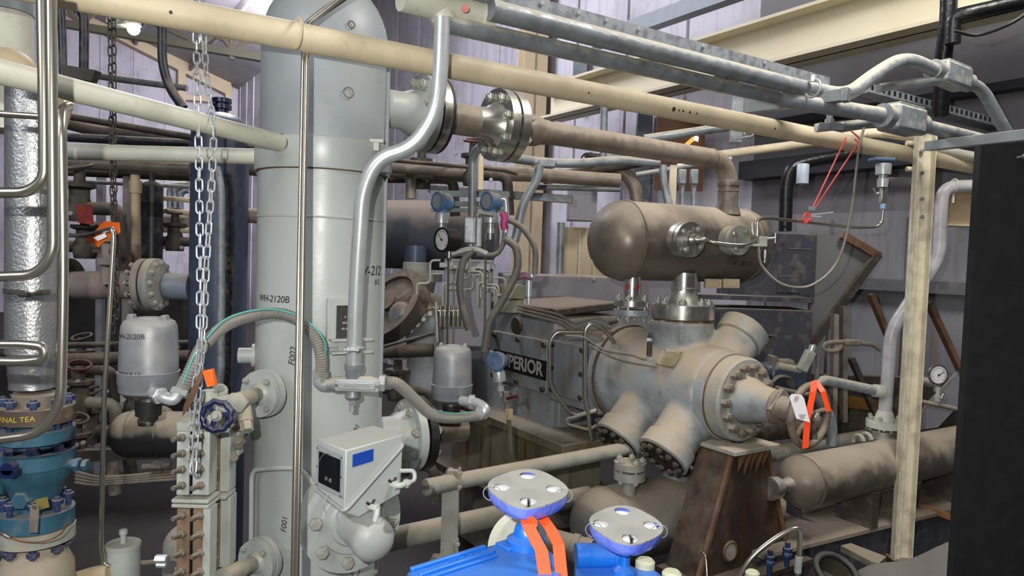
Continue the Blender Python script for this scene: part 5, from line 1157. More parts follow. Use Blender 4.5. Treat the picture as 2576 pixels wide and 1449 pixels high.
part('body', MB().box(at(1274, 998, 3.57), (.03, .03, .06)), 'ssteel', t, bevel=.003); part('stem', MB().cyl(at(1276, 1002, 3.56), at(1304, 995, 3.5), .009, 10), 'maroon', t)
part('tee_handle', MB().cyl(at(1304, 982, 3.5), at(1308, 1010, 3.5), .008, 10), 'ssteel', t); part('union', MB().hex(at(1281, 1030, 3.58), -Z, .022, .05), 'tan', t)
gauge('large black cased pressure gauge with white dial in the centre', at(1112, 603, 3.35)+Vector((0, 0, 0)), Vector((-.72, -.69, 0)), .055, .09, 'black')
def cbody(label, c, L_, r, vertical=True):
    t = T('conduit_box', label, 'conduit box', c-Z*L_/2)
    part('body', MB().box(c, (r*1.7, r*1.9, L_)).cyl(c+Z*L_*.45, c+Z*L_*.75, r*.6).cyl(c-Z*L_*.7, c-Z*L_*.4, r*.55), 'galv', t, bevel=r*.25)
    part('cover', MB().box(c-Vector((r*.3, r*1.0, 0)), (r*1.5, r*.2, L_*.92)), 'galv', t, bevel=r*.08); return t
cbody('grey upright conduit box with oval cover between the two blue transmitters', at(1186, 580, 3.5), .13, .03)
cbody('second slim conduit box attached right of the first one', at(1203, 585, 3.55), .15, .024)
pipe('centre_conduit', 'grey conduit dropping behind the second large flange to the conduit box', 'conduit', polyY([(1250, 362, 3.4), (1200, 372, 3.45), (1189, 400, 3.5), (1188, 550, 3.5)], 3.5), .021, 'galv', .12, 18)
pipe('centre_pipe', 'short pale pipe hanging beside the centre conduit', 'pipe', polyY([(1205, 370, 3.7), (1204, 478, 3.7)], 3.7), .025, 'cream')
pipe('centre_conduit', 'thin conduit link from the box to the right blue transmitter', 'conduit', polyY([(1200, 545, 3.5), (1205, 535, 3.5), (1240, 540, 3.5)], 3.5), .012, 'galv')
pipe('fitting_run', 'grey fittings joining gauge and conduit boxes', 'fitting', polyY([(1135, 640, 3.45), (1190, 625, 3.45), (1225, 640, 3.45)], 3.5), .016, 'galv')
# hoses
hs = [('grey hose falling in a long bend left of the centre, from the conduit box', [(1192, 628), (1165, 660), (1157, 720), (1165, 780), (1180, 830)], .022),
 ('grey hose curving from the mauve taped fitting down to the lower blue transmitter', [(1270, 600), (1298, 625), (1300, 680), (1270, 745), (1232, 810), (1222, 860), (1218, 885)], .024),
 ('grey hose arching right of the rack down to a taped fitting', [(1280, 553), (1310, 570), (1340, 610), (1347, 640), (1345, 690)], .018),
 ('dark hose bowing from the right blue transmitter back to the centre fittings', [(1270, 585), (1265, 615), (1245, 640), (1200, 640)], .016)]
for l_, p_, r_ in hs: pipe('grey_hose', l_, 'hose', polyY(p_, 3.45), r_*.8, 'hose', curve=True)
pipe('grey_conduit', 'dark grey conduit sloping from the small junction box down behind the rack', 'conduit', polyY([(1358, 415), (1350, 455), (1315, 510), (1300, 590), (1290, 620)], 3.8), .024, 'galv', .12)
pipe('elbow_conduit', 'bright capped elbow conduit right of the right blue transmitter', 'conduit', polyY([(1262, 500), (1272, 500), (1274, 520), (1272, 585)], 3.5), .015, 'galvb', .03)
t = T('pink_tape', 'pink tape wrap on the elbow conduit', 'tape', at(1268, 555, 3.48)); part('wrap', MB().tube(polyY([(1264, 535), (1270, 548), (1267, 565), (1271, 578)], 3.47), .018, 12), 'pink', t)
t = T('sensor', 'bright steel sensor hanging on the arching hose', 'sensor', at(1330, 735, 3.5)); part('body', MB().cyl(at(1331, 705, 3.5), at(1330, 745, 3.5), .016).cyl(at(1330, 745, 3.5), at(1330, 765, 3.5), .01).cyl(at(1340, 680, 3.48), at(1338, 697, 3.48), .014), 'galvb', t)
t = T('pink_tape', 'mauve taped joint lying on the frame ledge', 'tape', at(1320, 695, 3.5)); part('wrap', MB().tube(polyY([(1300, 697), (1320, 692), (1338, 697)], 3.5), .018, 12), mat('mauve_tape', (150, 110, 130), .5, grime=.3), t)
for i, (x, y0, y1, l_) in enumerate(((1128, 640, 900, 'thin steel tube dropping left of the centre hose'), (1222, 560, 900, 'thin steel tube dropping behind the centre hose'), (1250, 545, 640, 'short bright tube under the right blue transmitter'), (1124, 535, 585, 'short bright tube under the left blue transmitter'))):
    pipe('steel_tube', l_, 'tubing', polyY([(x, y0), (x-3, y1)], 3.62), .006, 'ssteel', n=8)
# tubing bank around the lubricator
rnd = random.Random(3)
t = T('tubing_bank', 'tangle of thin bent steel tubes around the lubricator block', 'tubing', at(1150, 700, 4.2))
for i in range(13):
    x = 1108+i*11; y = 640+rnd.randint(0, 60); P = [(x, y)]
    for k in range(4):
        P.append((P[-1][0]+(rnd.choice((-1, 1))*rnd.randint(15, 40) if k % 2 == 0 else 0), P[-1][1]+(rnd.randint(28, 60) if k % 2 else 0)))
    part('tube', MB().tube(fillet(polyY(P, 4.1+rnd.random()*.2), .03), .007, 8), 'nut', t)
t = T('lubricator', 'cluster of chrome fittings of a lubricator below the steel tubes', 'lubricator', at(1135, 830, 4.1))
part('manifold', MB().box(at(1135, 805, 4.1), (.14, .06, .05)), 'galvb', t, bevel=.005)
for i in range(6):
    q = at(1108+i*11, 795, 4.05); part('pump_unit', MB().lathe(q, Z, [(-.06, 0), (-.06, .012), (0, .014), (0, .018), (.03, .018), (.035, .008), (.06, .008), (.06, 0)], 12), 'ssteel', t)
# ---- compressor frame with lettered plate ----
def fp(tv, wv, z): return A0 + W*tv - U*wv + Z*(z-A0.z)
def zat(x, y, tv, wv):
    P_ = fp(tv, wv, 0); return at(x, y, P_.y).z
FM = T('compressor_crankcase', 'large oily grey compressor frame with bolted side covers and a black lettered plate', 'compressor', fp(-1.0, 0, zat(1300, 1000, -1, .25)))
zt1 = zat(1430, 862, -.7, .25); zb1 = zat(1430, 1000, -.7, .25)
part('distance_piece', MB().box(fp(-.66, 0, (zt1+zb1)/2), (.5, .44, zt1-zb1+.12), (W, U, Z)), 'framep', FM, bevel=.02)
scv_ = part('side_cover', MB().box(fp(-.69, .235, (zt1+zb1)/2), (.34, .03, zt1-zb1), (W, U, Z)), 'framep', FM, bevel=.008)
for i in (-1, 1):
    for j in (-1, 0, 1): part('cover_bolt', MB().hex(fp(-.69+.145*i, .25, (zt1+zb1)/2+j*(zt1-zb1)*.42), -U, .018, .015), 'dark', scv_)
zt2 = zat(1300, 845, -1.2, .25); zb2 = zat(1300, 972, -1.2, .25)
part('crankcase', MB().box(fp(-1.5, -.05, (zt2+zb2)/2-.05), (1.25, .52, zt2-zb2+.42), (W, U, Z)), 'framep', FM, bevel=.02)
part('top_cover', MB().prism([fp(-.85, .22, zt2+.16), fp(-2.1, .22, zt2+.16), fp(-2.1, -.3, zt2+.2), fp(-.85, -.3, zt2+.2)], Z*.05), 'dark', FM, bevel=.01)
scv_ = part('side_cover', MB().box(fp(-1.24, .225, (zt2+zb2)/2), (.66, .03, zt2-zb2), (W, U, Z)), 'framep', FM, bevel=.006)
for i in (-1, -.0, 1):
    for j in (-1, 1): part('cover_bolt', MB().hex(fp(-1.24+.3*i, .24, (zt2+zb2)/2+j*(zt2-zb2)*.42), -U, .022, .018), 'dark', scv_)
part('round_port', MB().lathe(fp(-1.3, .21, zt2+.06), -U, [(0, 0), (0, .06), (.02, .055), (.02, 0)], 28), 'dark', FM)
pc = fp(-1.22, .245, zat(1325, 922, -1.1, .25))
mpl_ = part('maker_plate', MB().box(pc, (.62, .01, .125), (W, U, Z)), mat('black_plate_enamel', (20, 20, 22), .5, grime=.1), FM, label='black plate with white block letters')
part('plate_lettering', text_mb('SUPERIOR', .122, flat(pc-U*.0062+W*.01-Z*.0, W, Z), .0008, .0035), mat('worn_white_letters', (176, 174, 170), .6, grime=.4, scale=30), mpl_, smooth=0)
# pedestal base (yellow-grey with rust runs)
zf1 = zat(1330, 1075, -1.1, .35)
t = T('machine_base', 'oily yellow-grey steel base with rust runs under the compressor frame', 'base', fp(-1.1, .1, .2))
part('top_slab', MB().box(fp(-1.25, .03, zf1), (1.5, .75, .06), (W, U, Z)), 'ybase', t, bevel=.008)
part('front_web', MB().box(fp(-1.25, .2, zf1-.22), (1.35, .3, .4), (W, U, Z)), 'ybase', t)
part('lower_slab', MB().box(fp(-1.2, .1, zf1-.44), (1.6, .8, .05), (W, U, Z)), 'dark', t)
part('plinth', MB().box(fp(-1.2, 0, (zf1-.47)/2), (1.5, .6, zf1-.47), (W, U, Z)), 'grimy', t)
t = T('frame_pedestal', 'pale streaked pedestal column between the frame and its base', 'pedestal', fp(-1.0, .1, zf1)); part('column', MB().box(fp(-.95, .05, (zf1+zb2)/2), (.2, .25, zb2-zf1+.06), (W, U, Z)), 'framep', t, bevel=.01)
t = T('crosshead_bowl', 'grey rounded bowl casting between frame and base', 'casting', fp(-1.35, .1, zf1)); part('bowl', MB().lathe(fp(-1.38, .05, zb2-.02), -Z, [(0, 0), (0, .2), (.08, .19), (.16, .14), (.2, .06), (.2, 0)], 32), 'framep', t)
# tubes on distance piece
pipe('lube_tube', 'bright lube tube rising in a hook in front of the frame covers', 'tubing', polyY([(1545, 862), (1520, 828), (1488, 812), (1472, 828), (1470, 1000), (1480, 1040), (1484, 1085), (1490, 1105)], 3.95), .012, 'ssteel', .05)
pipe('lube_tube', 'steel lube tube bending round the left frame cover', 'tubing', polyY([(1490, 836), (1400, 834), (1382, 860), (1382, 970), (1440, 1048), (1500, 1030)], 4.05), .010, 'ssteel', .06)
pipe('lube_tube', 'steel tube forming a pointed loop below the frame cover', 'tubing', polyY([(1500, 1035), (1424, 1055), (1428, 1068), (1482, 1082), (1500, 1070)], 3.95), .009, 'grimy', .03)
pipe('lube_tube', 'thin tube wandering across the compressor casting', 'tubing', [q for q in polyY([(1480, 868), (1530, 893), (1560, 905), (1600, 915), (1650, 922)], 3.72)], .005, 'grimy', n=8, curve=True)
pipe('lube_tube', 'second thin tube wandering above the first across the casting', 'tubing', polyY([(1420, 845), (1470, 850), (1520, 880), (1580, 890), (1632, 905), (1634, 870)], 3.7), .005, 'grimy', n=8, curve=True)
t = T('check_valve', 'small black and steel check valve standing before the casting neck', 'valve', at(1632, 910, 3.7)); part('body', MB().lathe(at(1633, 895, 3.68), Z, [(0, 0), (0, .014), (.07, .014), (.07, .008), (.12, .008), (.12, 0)], 12), 'dark', t)
part('end_nut', MB().hex(at(1633, 898, 3.68), -Z, .018, .02).hex(at(1633, 858, 3.68), Z, .016, .016), 'galvb', t)
t = T('check_valve', 'small black check valve lying left of the small flange pair', 'valve', at(1545, 805, 3.85)); part('body', MB().tube(polyY([(1532, 812), (1552, 806)], 3.85), .014, 12), 'dark', t)
rnd = random.Random(5)
for i, l_ in enumerate(('topmost thin tube looping over the frame toward the casting', 'middle thin tube looping over the frame toward the casting', 'lowest thin tube looping over the frame toward the casting')):
    pipe('lube_tube', l_, 'tubing', polyY([(1300, 768+i*8), (1400, 790+i*10), (1445, 812+i*12), (1500, 800+i*14), (1540, 815+i*10)], 4.1), .008, 'grimy', n=8, curve=True)
# ================= BACKGROUND LEFT =================
q0 = at(545, 1000, 4.6); q1 = at(545, 330, 4.6)
t = T('dark_blue_vessel', 'tall dark blue vessel behind the hanging chains', 'vessel', q0)
part('shell', MB().lathe((q0.x, q0.y, .05), Z, [(0, 0), (0, .175), (q1.z-.05, .175)] + dome(.175, .12, 8, q1.z-.05), 48), 'navyv', t)
part('side_channel', MB().box((q0.x+.13, q0.y-.15, (q1.z+.6)/2), (.05, .03, q1.z-.7)), 'darkv', t)
mb = MB()
for i in range(26): mb.lathe((q0.x+.13, q0.y-.166, .9+i*.05), (0, -1, 0), [(0, 0), (0, .009), (.002, .009), (.002, 0)], 8)
part('channel_slots', mb, 'black', t)
part('nozzle', MB().cyl(at(482, 722, 4.55), at(420, 720, 4.55), .085, 32), mat('pale_blue_grey', (128, 140, 156), .45, dust=.6), t)
pipe('tall_conduit', 'bright conduit running down the dark blue vessel then bending at its top', 'conduit', polyY([(545, 420, 4.35), (556, 470, 4.35), (555, 940, 4.35), (548, 980, 4.35)], 4.35), .024, 'galv', .1)
FP = T('flanged_pipe', 'dusty pinkish pipe with a big bolted flange left of the dark blue vessel', 'pipe', at(300, 760, 4.5))
pa, pb = at(160, 718, 4.5), at(375, 716, 4.5); pd = (pb-pa).normalized()
part('barrel', MB().tube([pa, pb], .088, 32), 'pinkp', FP)
part('flange', MB().lathe(pb-pd*.06, pd, [(0, 0), (0, .09), (.02, .165), (.06, .165), (.06, 0)], 40), 'pinkp', FP); part('flange', MB().lathe(pb+pd*.012, pd, [(0, 0), (0, .165), (.05, .165), (.07, .1), (.07, 0)], 40), 'dusty', FP)
part('flange', MB().lathe(pa+pd*.0, pd, [(0, 0), (0, .17), (.05, .17), (.05, 0)], 40), 'dark', FP)
bolts(FP, pb+pd*.0, pd, .135, 12, .02, .13, 'nut', .1)
t = T('branch_valve', 'small dusty valve standing on the pinkish pipe behind the thin tube', 'valve', at(268, 690, 4.3))
q = at(268, 690, 4.38); part('body', MB().lathe(q-Z*.06, Z, [(0, 0), (0, .035), (.12, .035), (.12, .06), (.16, .06), (.16, .03), (.26, .03), (.26, .05), (.28, .05), (.28, 0)], 20), 'pinkp', t)
for a_ in (-1, 1): part('yoke_arm', MB().box(q+Vector((.05*a_, 0, .14)), (.05, .04, .02)), 'rust2', t)
# dark tank
q = at(380, 690, 5.0); t = T('dark_tank', 'slim dark upright tank with a domed top beside the cream stand pipe', 'tank', q); part('shell', MB().lathe(q, Z, [(0, 0), (0, .072), (.5, .072)] + dome(.072, .05, 8, .5), 32), 'darkv', t)
q_t = at(378, 470, 5.0); t['label'] = t['label']
part('upper_shell', MB().cyl(q+Z*.4, Vector((q.x, q.y, q_t.z)), .072, 32).lathe((q.x, q.y, q_t.z), Z, [(0, .072)]+dome(.072, .04, 8), 32), 'darkv', t)
part('cap', MB().cyl((q.x, q.y, q_t.z+.03), (q.x, q.y, q_t.z+.1), .02), 'dark', t)
t = T('stand_pipe', 'dusty cream upright pipe with a coupling near its top', 'pipe', at(342, 690, 4.8)); part('pipe', MB().cyl(at(344, 690, 4.8), at(340, 440, 4.8), .03, 20), 'tan', t); part('coupling', MB().cyl(at(341, 486, 4.8), at(341, 455, 4.8), .04, 20), 'tan', t)
for x, y0, y1, w_, Y_, l_, ma in ((252, 430, 1190, .05, 5.6, 'grey mauve upright post left of the dark chains', 'purple'), (322, 440, 900, .06, 5.2, 'pale streaked upright post beside the cream stand pipe', 'pinkp'), (312, 830, 1040, .02, 4.4, 'thin green-grey upright bar by the left silver dome', 'dusty')):
    a_, b_ = at(x, y0, Y_), at(x, y1, Y_); t = T('rack_post', l_, 'post', b_); part('post', MB().box((a_+b_)/2, (w_, .05, a_.z-b_.z)), ma, t)
bg = [
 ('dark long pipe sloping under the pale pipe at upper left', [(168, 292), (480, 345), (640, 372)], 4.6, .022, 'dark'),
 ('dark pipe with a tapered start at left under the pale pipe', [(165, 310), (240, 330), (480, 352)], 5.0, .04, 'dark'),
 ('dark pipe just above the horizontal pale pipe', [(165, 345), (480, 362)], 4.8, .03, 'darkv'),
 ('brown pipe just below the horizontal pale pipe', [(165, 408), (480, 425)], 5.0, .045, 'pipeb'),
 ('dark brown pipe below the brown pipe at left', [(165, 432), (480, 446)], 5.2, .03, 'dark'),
 ('thin grey pipe crossing behind the rear chains at left', [(165, 455), (475, 470)], 5.4, .015, 'galv'),
 ('thin cream pipe between the dark tank and the dark blue vessel', [(400, 498), (478, 504)], 5.2, .018, 'tan'),
 ('second thin cream pipe between the dark tank and the dark blue vessel', [(400, 530), (478, 536)], 5.2, .02, 'tan'),
 ('thick pinkish pipe stub between the dark tank and the dark blue vessel', [(400, 556), (478, 558)], 5.3, .05, 'pinkp'),
 ('third thin cream pipe under the thick pinkish stub', [(400, 578), (478, 580)], 5.2, .02, 'tan'),
 ('dark level pipe behind the left silver dome, upper one', [(165, 868), (480, 862)], 4.6, .018, 'dark'),
 ('dusty level pipe behind the left silver dome, lower one', [(165, 905), (480, 896)], 4.4, .04, 'dark'),
 ('grey wall conduit along the gable at upper left', [(165, 180), (300, 200), (470, 222)], 12, .05, 'galv'),
 ('brown pipe ending at the vessel right side, lower of the rear bundle', [(605, 420), (650, 425)], 4.8, .05, 'pinkp'),
 ('pale stub pipe seen right of the dark blue vessel', [(600, 540), (660, 545)], 4.8, .05, 'pinkp'),
]
for l_, p_, Y_, r_, ma in bg: pipe('rack_pipe', l_, 'pipe', polyY(p_, Y_), r_, ma)
for i, (dx, l_) in enumerate(((0, 'outermost bent conduit on the far wall'), (14, 'middle bent conduit on the far wall'), (28, 'innermost bent conduit on the far wall'))):
    pipe('bent_conduit', l_, 'conduit', polyY([(475, 462+dx*.6), (432+dx, 465+dx*.6), (426+dx, 480+dx*.5), (428+dx, 550)], 8), .03, 'galv', .1)
pipe('black_conduit', 'black looped conduit hanging at upper left, right leg', 'conduit', polyY([(150, 2), (190, 6), (212, 40), (211, 175)], 3.6), .022, 'darkv', .12)
pipe('black_conduit', 'black upright conduit at upper left beside the looped one', 'conduit', polyY([(152, 0), (157, 90), (159, 190)], 3.5), .018, 'darkv', .1)
pipe('black_conduit', 'black hanging conduit turning to bright steel left of the chains', 'conduit', polyY([(408, 50), (408, 160), (425, 220), (462, 272)], 3.4), .021, 'darkv', .15)
t = T('dark_tray', 'small dark trapezoid tray above the pale pipe at upper left', 'tray', at(190, 185, 3.3)); part('tray', MB().prism(polyY([(145, 160), (240, 176), (228, 204), (160, 190)], 3.3), Vector((0, .05, 0))), 'dark', t)
t = T('stack_flange', 'dark blue bolted flange on top of a thin pipe by the gable column', 'flange', at(558, 262, 7)); part('flange', MB().lathe(at(558, 275, 7), Z, [(-.12, 0), (-.12, .06), (0, .06), (0, .09), (.04, .09), (.04, .06), (.06, .06), (.06, .09), (.1, .09), (.1, 0)], 24), 'navy', t)
# clutter machines lower left
def clutter(label, x, y, Y, seed, sc=1.):
    r_ = random.Random(seed); c = at(x, y, Y); t = T('valve_cluster', label, 'valve', c-Z*.2*sc)
    part('body', MB().lathe(c, Z, [(-.12*sc, 0), (-.12*sc, .06*sc), (-.05*sc, .07*sc), (0, .05*sc), (.05*sc, .05*sc), (.06*sc, .08*sc), (.08*sc, .08*sc), (.08*sc, .03*sc), (.16*sc, .025*sc), (.16*sc, 0)], 20), 'dark', t)
    part('handle', MB().torus(c+Z*.17*sc, Vector((r_.uniform(-.3, .3), -.3, 1)), .06*sc, .009*sc, 24, 8), r_.choice(('dark', 'maroon', 'grimy')), t)
    part('run_pipe', MB().tube(fillet([c+Vector((-.25, .05, -.05))*sc, c-Z*.05*sc, c+Vector((.22, -.02, -.05))*sc, c+Vector((.24, 0, -.3))*sc], .06), .035*sc, 14), r_.choice(('grimy', 'dark')), t)
    for i in range(4):
        a_ = c+Vector((r_.uniform(-.15, .15), -.05, r_.uniform(-.1, .1)))*sc; part('bolt', MB().hex(a_, (0, -1, 0), .014*sc, .02*sc), 'nut', t)
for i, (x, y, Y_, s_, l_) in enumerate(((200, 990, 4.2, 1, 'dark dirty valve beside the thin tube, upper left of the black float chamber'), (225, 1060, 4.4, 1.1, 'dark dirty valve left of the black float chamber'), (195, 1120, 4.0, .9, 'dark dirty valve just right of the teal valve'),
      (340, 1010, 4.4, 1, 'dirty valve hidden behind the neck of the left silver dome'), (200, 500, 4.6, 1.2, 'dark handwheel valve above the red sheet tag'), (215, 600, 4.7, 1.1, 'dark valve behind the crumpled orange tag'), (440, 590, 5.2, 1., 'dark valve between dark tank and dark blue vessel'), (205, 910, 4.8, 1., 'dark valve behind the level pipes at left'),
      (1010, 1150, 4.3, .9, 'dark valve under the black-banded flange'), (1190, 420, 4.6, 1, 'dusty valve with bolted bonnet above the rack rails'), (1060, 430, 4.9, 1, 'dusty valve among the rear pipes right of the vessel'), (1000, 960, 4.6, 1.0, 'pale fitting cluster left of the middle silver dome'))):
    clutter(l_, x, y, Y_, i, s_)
t = T('cross_beam', 'dusty steel cross beam under the black float chamber', 'beam', at(300, 1145, 3.6)); part('beam', bar(at(150, 1150, 3.9), at(455, 1135, 3.5), .06, .035, nrm=Z), 'dark', t)
for i, l_ in enumerate(('top', 'second', 'third', 'lowest')):
    pipe('floor_tube', l_ + ' of four thin dusty tubes running low behind the sight gauge', 'tubing', polyY([(190, 1186+i*9), (240, 1200+i*7), (330, 1198+i*5), (460, 1180+i*8)], 3.7), .009, 'grimy', .1, 8)
t = T('floor_valve', 'small pale inline valve on the low thin tubes', 'valve', at(395, 1172, 3.65)); part('body', MB().tube(polyY([(360, 1176), (430, 1172)], 3.65), .018, 12).hex(at(385, 1174, 3.65), (1, 0, 0), .03, .05), 'grimy', t)
# dark machinery mass left (engine block silhouettes)
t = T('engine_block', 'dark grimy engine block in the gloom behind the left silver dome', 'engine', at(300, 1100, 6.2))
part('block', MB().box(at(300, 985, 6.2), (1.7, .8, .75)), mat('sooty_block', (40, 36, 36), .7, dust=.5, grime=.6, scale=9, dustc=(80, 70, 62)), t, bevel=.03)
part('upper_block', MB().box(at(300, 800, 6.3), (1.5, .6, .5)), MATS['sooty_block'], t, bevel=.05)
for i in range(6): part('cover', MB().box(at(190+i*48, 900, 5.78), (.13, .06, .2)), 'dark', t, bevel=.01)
# ================= BACKGROUND CENTRE =================
c = at(1085, 592, 6.0); hd_ = Vector((.9, -.3, 0)).normalized()
t = T('header_vessel', 'large horizontal vessel with tan dusty top behind the blue transmitters', 'vessel', c-Z*.3)
part('shell', MB().lathe(c, hd_, [(-1.1, 0), (-1.1, .29), (.42, .29)] + dome(.29, .16, 10, .42), 48), mat('dusty_header_paint', (66, 68, 78), .5, dust=1., grime=.25, scale=3, dustc=(124, 112, 98)), t)
q = at(1045, 650, 5.6); part('nozzle', MB().cyl(q+Z*.1, q-Z*.12, .085, 28), 'navyv', t)
t = T('cylinder_flange', 'dusty round cylinder top flange below the dark header vessel', 'flange', at(1045, 720, 5.4)); part('flange', MB().lathe(at(1045, 760, 5.4), Z, [(0, 0), (0, .13), (.16, .15), (.16, .2), (.22, .2), (.22, .1), (.3, .1), (.3, 0)], 32), 'dusty', t)
t = T('flywheel', 'large dark tilted flywheel disc just right of the vessel', 'flywheel', at(1000, 760, 4.6)); part('disc', MB().lathe(at(990, 770, 4.6), Vector((-.55, -.6, .55)), [(-.05, 0), (-.05, .26), (.05, .26), (.05, .2), (.03, .19), (.03, .06), (.06, .06), (.06, 0)], 48), 'dark', t)
part('spoke_web', MB().box(at(990, 770, 4.55), (.36, .02, .04), (Vector((.7, -.3, .5)).normalized(), Vector((.5, .8, 0)).normalized(), Z)), 'grimy', t)
t = T('crank_casting', 'pale dirty lumpy crank casting right of the flywheel', 'casting', at(1070, 850, 4.7)); mb = MB().ball(at(1075, 800, 4.7), .19, 24, (1, 1, .9)).lathe(at(1080, 880, 4.7), Z, [(-.3, 0), (-.3, .14), (.2, .16), (.2, 0)], 24).lathe(at(1060, 800, 4.6), (-.6, -.6, .1), [(0, 0), (0, .1), (.2, .09), (.22, .05), (.22, 0)], 24)
o = part('casting', mb, 'framep', t, smooth=0); rm = o.modifiers.new('remesh', 'REMESH'); rm.mode = 'VOXEL'; rm.voxel_size = .015; rm.use_smooth_shade = True; sm = o.modifiers.new('s', 'SMOOTH'); sm.iterations = 8; sm.factor = .6
part('rocker_shaft', MB().tube(polyY([(1000, 790), (1120, 770), (1130, 700)], 4.5), .012), 'grimy', t); part('push_rod', MB().cyl(at(1100, 860, 4.4), at(1097, 760, 4.4), .009), 'nut', t)
for i in range(5): part('bolt', MB().hex(at(1035+i*16, 830-i*14, 4.48), (0, -1, 0), .018, .03), 'nut', t)
t = T('column_block', 'upright grey steel block behind the steel tubes in the centre', 'block', at(1180, 850, 4.6)); part('block', MB().box(at(1178, 760, 4.6), (.3, .25, .55)), 'purple', t, bevel=.01); part('top_flange', MB().box(at(1178, 668, 4.6), (.34, .3, .03)), 'framep', t)
q = at(1284, 745, 4.6); t = T('breather_pot', 'greenish grey round breather pot on the compressor frame', 'pot', q-Z*.1); part('pot', MB().lathe(q-Z*.1, Z, [(0, 0), (0, .085), (.09, .085), (.09, .095), (.17, .095), (.17, .08), (.175, .08), (.175, 0)], 32), mat('greenish_grey', (134, 136, 118), .5, dust=.5, grime=.2), t)
# mauve long enclosure, tan cabinets
c = at(1500, 762, 5.6); t = T('mauve_enclosure', 'long mauve grey sheet steel enclosure behind the bright flanges', 'enclosure', c-Z*.3)
part('box', MB().box(c-Z*.1, (1.5, .5, .62), (Vector((.98, .15, 0)).normalized(), Vector((-.15, .98, 0)).normalized(), Z)), 'purple', t, bevel=.01)
for i in range(4): part('screw', MB().hex(at(1375+i*40, 703+i*1, 5.33), Z, .012, .02), 'nut', t)
for x0, x1, y0, l_ in ((1408, 1490, 570, 'tan sheet cabinet standing behind the mauve enclosure, wider one'), (1492, 1560, 560, 'tan sheet cabinet partly hidden behind the domed tank end')):
    a_, b_ = at(x0, y0, 6.2), at(x1, 700, 6.2); t = T('tan_cabinet', l_, 'cabinet', (a_.x, 6.2, b_.z)); part('box', MB().box(((a_.x+b_.x)/2, 6.3, (a_.z+b_.z)/2-.2), (b_.x-a_.x, .2, a_.z-b_.z+.4)), 'tan', t, bevel=.004)
    part('rib', MB().box(((a_.x*.4+b_.x*.6), 6.19, (a_.z+b_.z)/2), (.02, .02, a_.z-b_.z-.05)), 'beam', t)
a_, b_ = at(1432, 470, 5.9), at(1500, 556, 5.9); t = T('terminal_box', 'dusty mauve terminal box on a strut left of the domed tank', 'box', (a_.x, 5.9, b_.z)); part('box', MB().box(((a_.x+b_.x)/2, 6, (a_.z+b_.z)/2), (b_.x-a_.x, .2, a_.z-b_.z)), 'purple', t, bevel=.006)
# rear pipes centre
bg = [
 ('long dusty pipe crossing just under the second large flange', [(975, 418), (1280, 436), (1560, 455)], 4.6, .045, 'pipeb'),
 ('thin dark rod crossing above the dusty pipes in the centre', [(975, 402), (1270, 428), (1300, 436)], 4.3, .012, 'dark'),
 ('dusty pipe with unions behind the drop conduit', [(975, 432), (1110, 440), (1200, 450)], 4.8, .035, 'pipeb'),
 ('short dusty stand pipe right of the vessel', [(1034, 500), (1033, 425)], 4.7, .035, 'pipeb'),
 ('galvanised conduit bowing from the second flange to the tank pipe', [(1265, 395), (1360, 408), (1440, 412), (1560, 402), (1660, 410)], 4.4, .028, 'galv'),
 ('lower galvanised conduit ending under the discharge pipe', [(1270, 440), (1420, 445), (1500, 425), (1640, 400)], 4.7, .04, 'dark'),
 ('thin grey conduit below the conduit bundle in the centre', [(1330, 470), (1560, 476)], 4.8, .02, 'galv'),
 ('thick dusty bent pipe curving down to the tank from behind', [(1490, 425), (1560, 425), (1595, 460), (1605, 520)], 4.8, .045, 'pipeb'),
 ('blue grey conduit dropping behind the discharge pipe near the tank', [(1668, 415), (1668, 450), (1682, 515)], 4.6, .026, 'galv'),
 ('slim capped conduit on the tank far side, left one', [(1716, 455), (1716, 520)], 4.9, .018, 'galv'),
 ('slim capped conduit on the tank far side, right one', [(1745, 458), (1745, 520)], 4.9, .018, 'galv'),
 ('thin level pipes behind the tank riser', [(1600, 440), (1840, 400)], 5.0, .018, 'galv'),
 ('grey conduit slanting up to the strut arm from behind the discharge pipe', [(1620, 350), (1860, 315)], 4.9, .03, 'galv'),
 ('grey upright conduit left of the blue grey girt', [(1520, 270), (1515, 480)], 5.8, .03, 'galv'),
 ('grey upright conduit beside the tan building column', [(1412, 560), (1408, 690)], 5.4, .03, 'galv'),
 ('slim upright conduit on the right sheet wall', [(1655, 380), (1655, 420)], 5.5, .02, 'galv'),
 ('dark pipe low left of the middle silver dome', [(965, 885), (1090, 880)], 4.4, .04, 'dark'),
 ('thin dark rod sloping up from the vessel to the lubricator', [(965, 872), (1090, 838)], 4.3, .01, 'dark'),
]
for l_, p_, Y_, r_, ma in bg: pipe('rack_pipe', l_, 'pipe', polyY(p_, Y_), r_, ma, fil=.15)
t = T('junction_fitting', 'grey rectangular junction fitting at the top of the sloping dark conduit', 'fitting', at(1375, 412, 4.2)); part('body', MB().box(at(1376, 411, 4.2), (.1, .05, .05)), 'galv', t, bevel=.008)
for x, l_ in ((1716, 'left one behind the tank'), (1746, 'right one behind the tank')):
    t = T('conduit_box', 'small upright grey conduit box, ' + l_, 'conduit box', at(x, 455, 4.85)); part('body', MB().box(at(x, 445, 4.85), (.05, .05, .1)), 'galv', t, bevel=.008)
t = T('strut_post', 'cream upright strut right of the blue grey conduit, behind the tank', 'post', at(1692, 510, 4.8)); part('post', MB().box(at(1692, 465, 4.8), (.045, .03, .26)), 'beam', t)
a_, b_ = at(1400, 470, 5.0), at(1080, 476, 5.0)
t = T('cable_tray', 'dusty perforated tray running level behind the blue transmitters', 'cable tray', b_); part('tray', bar(b_, at(1440, 502, 4.8), .05, .05), 'galv', t)
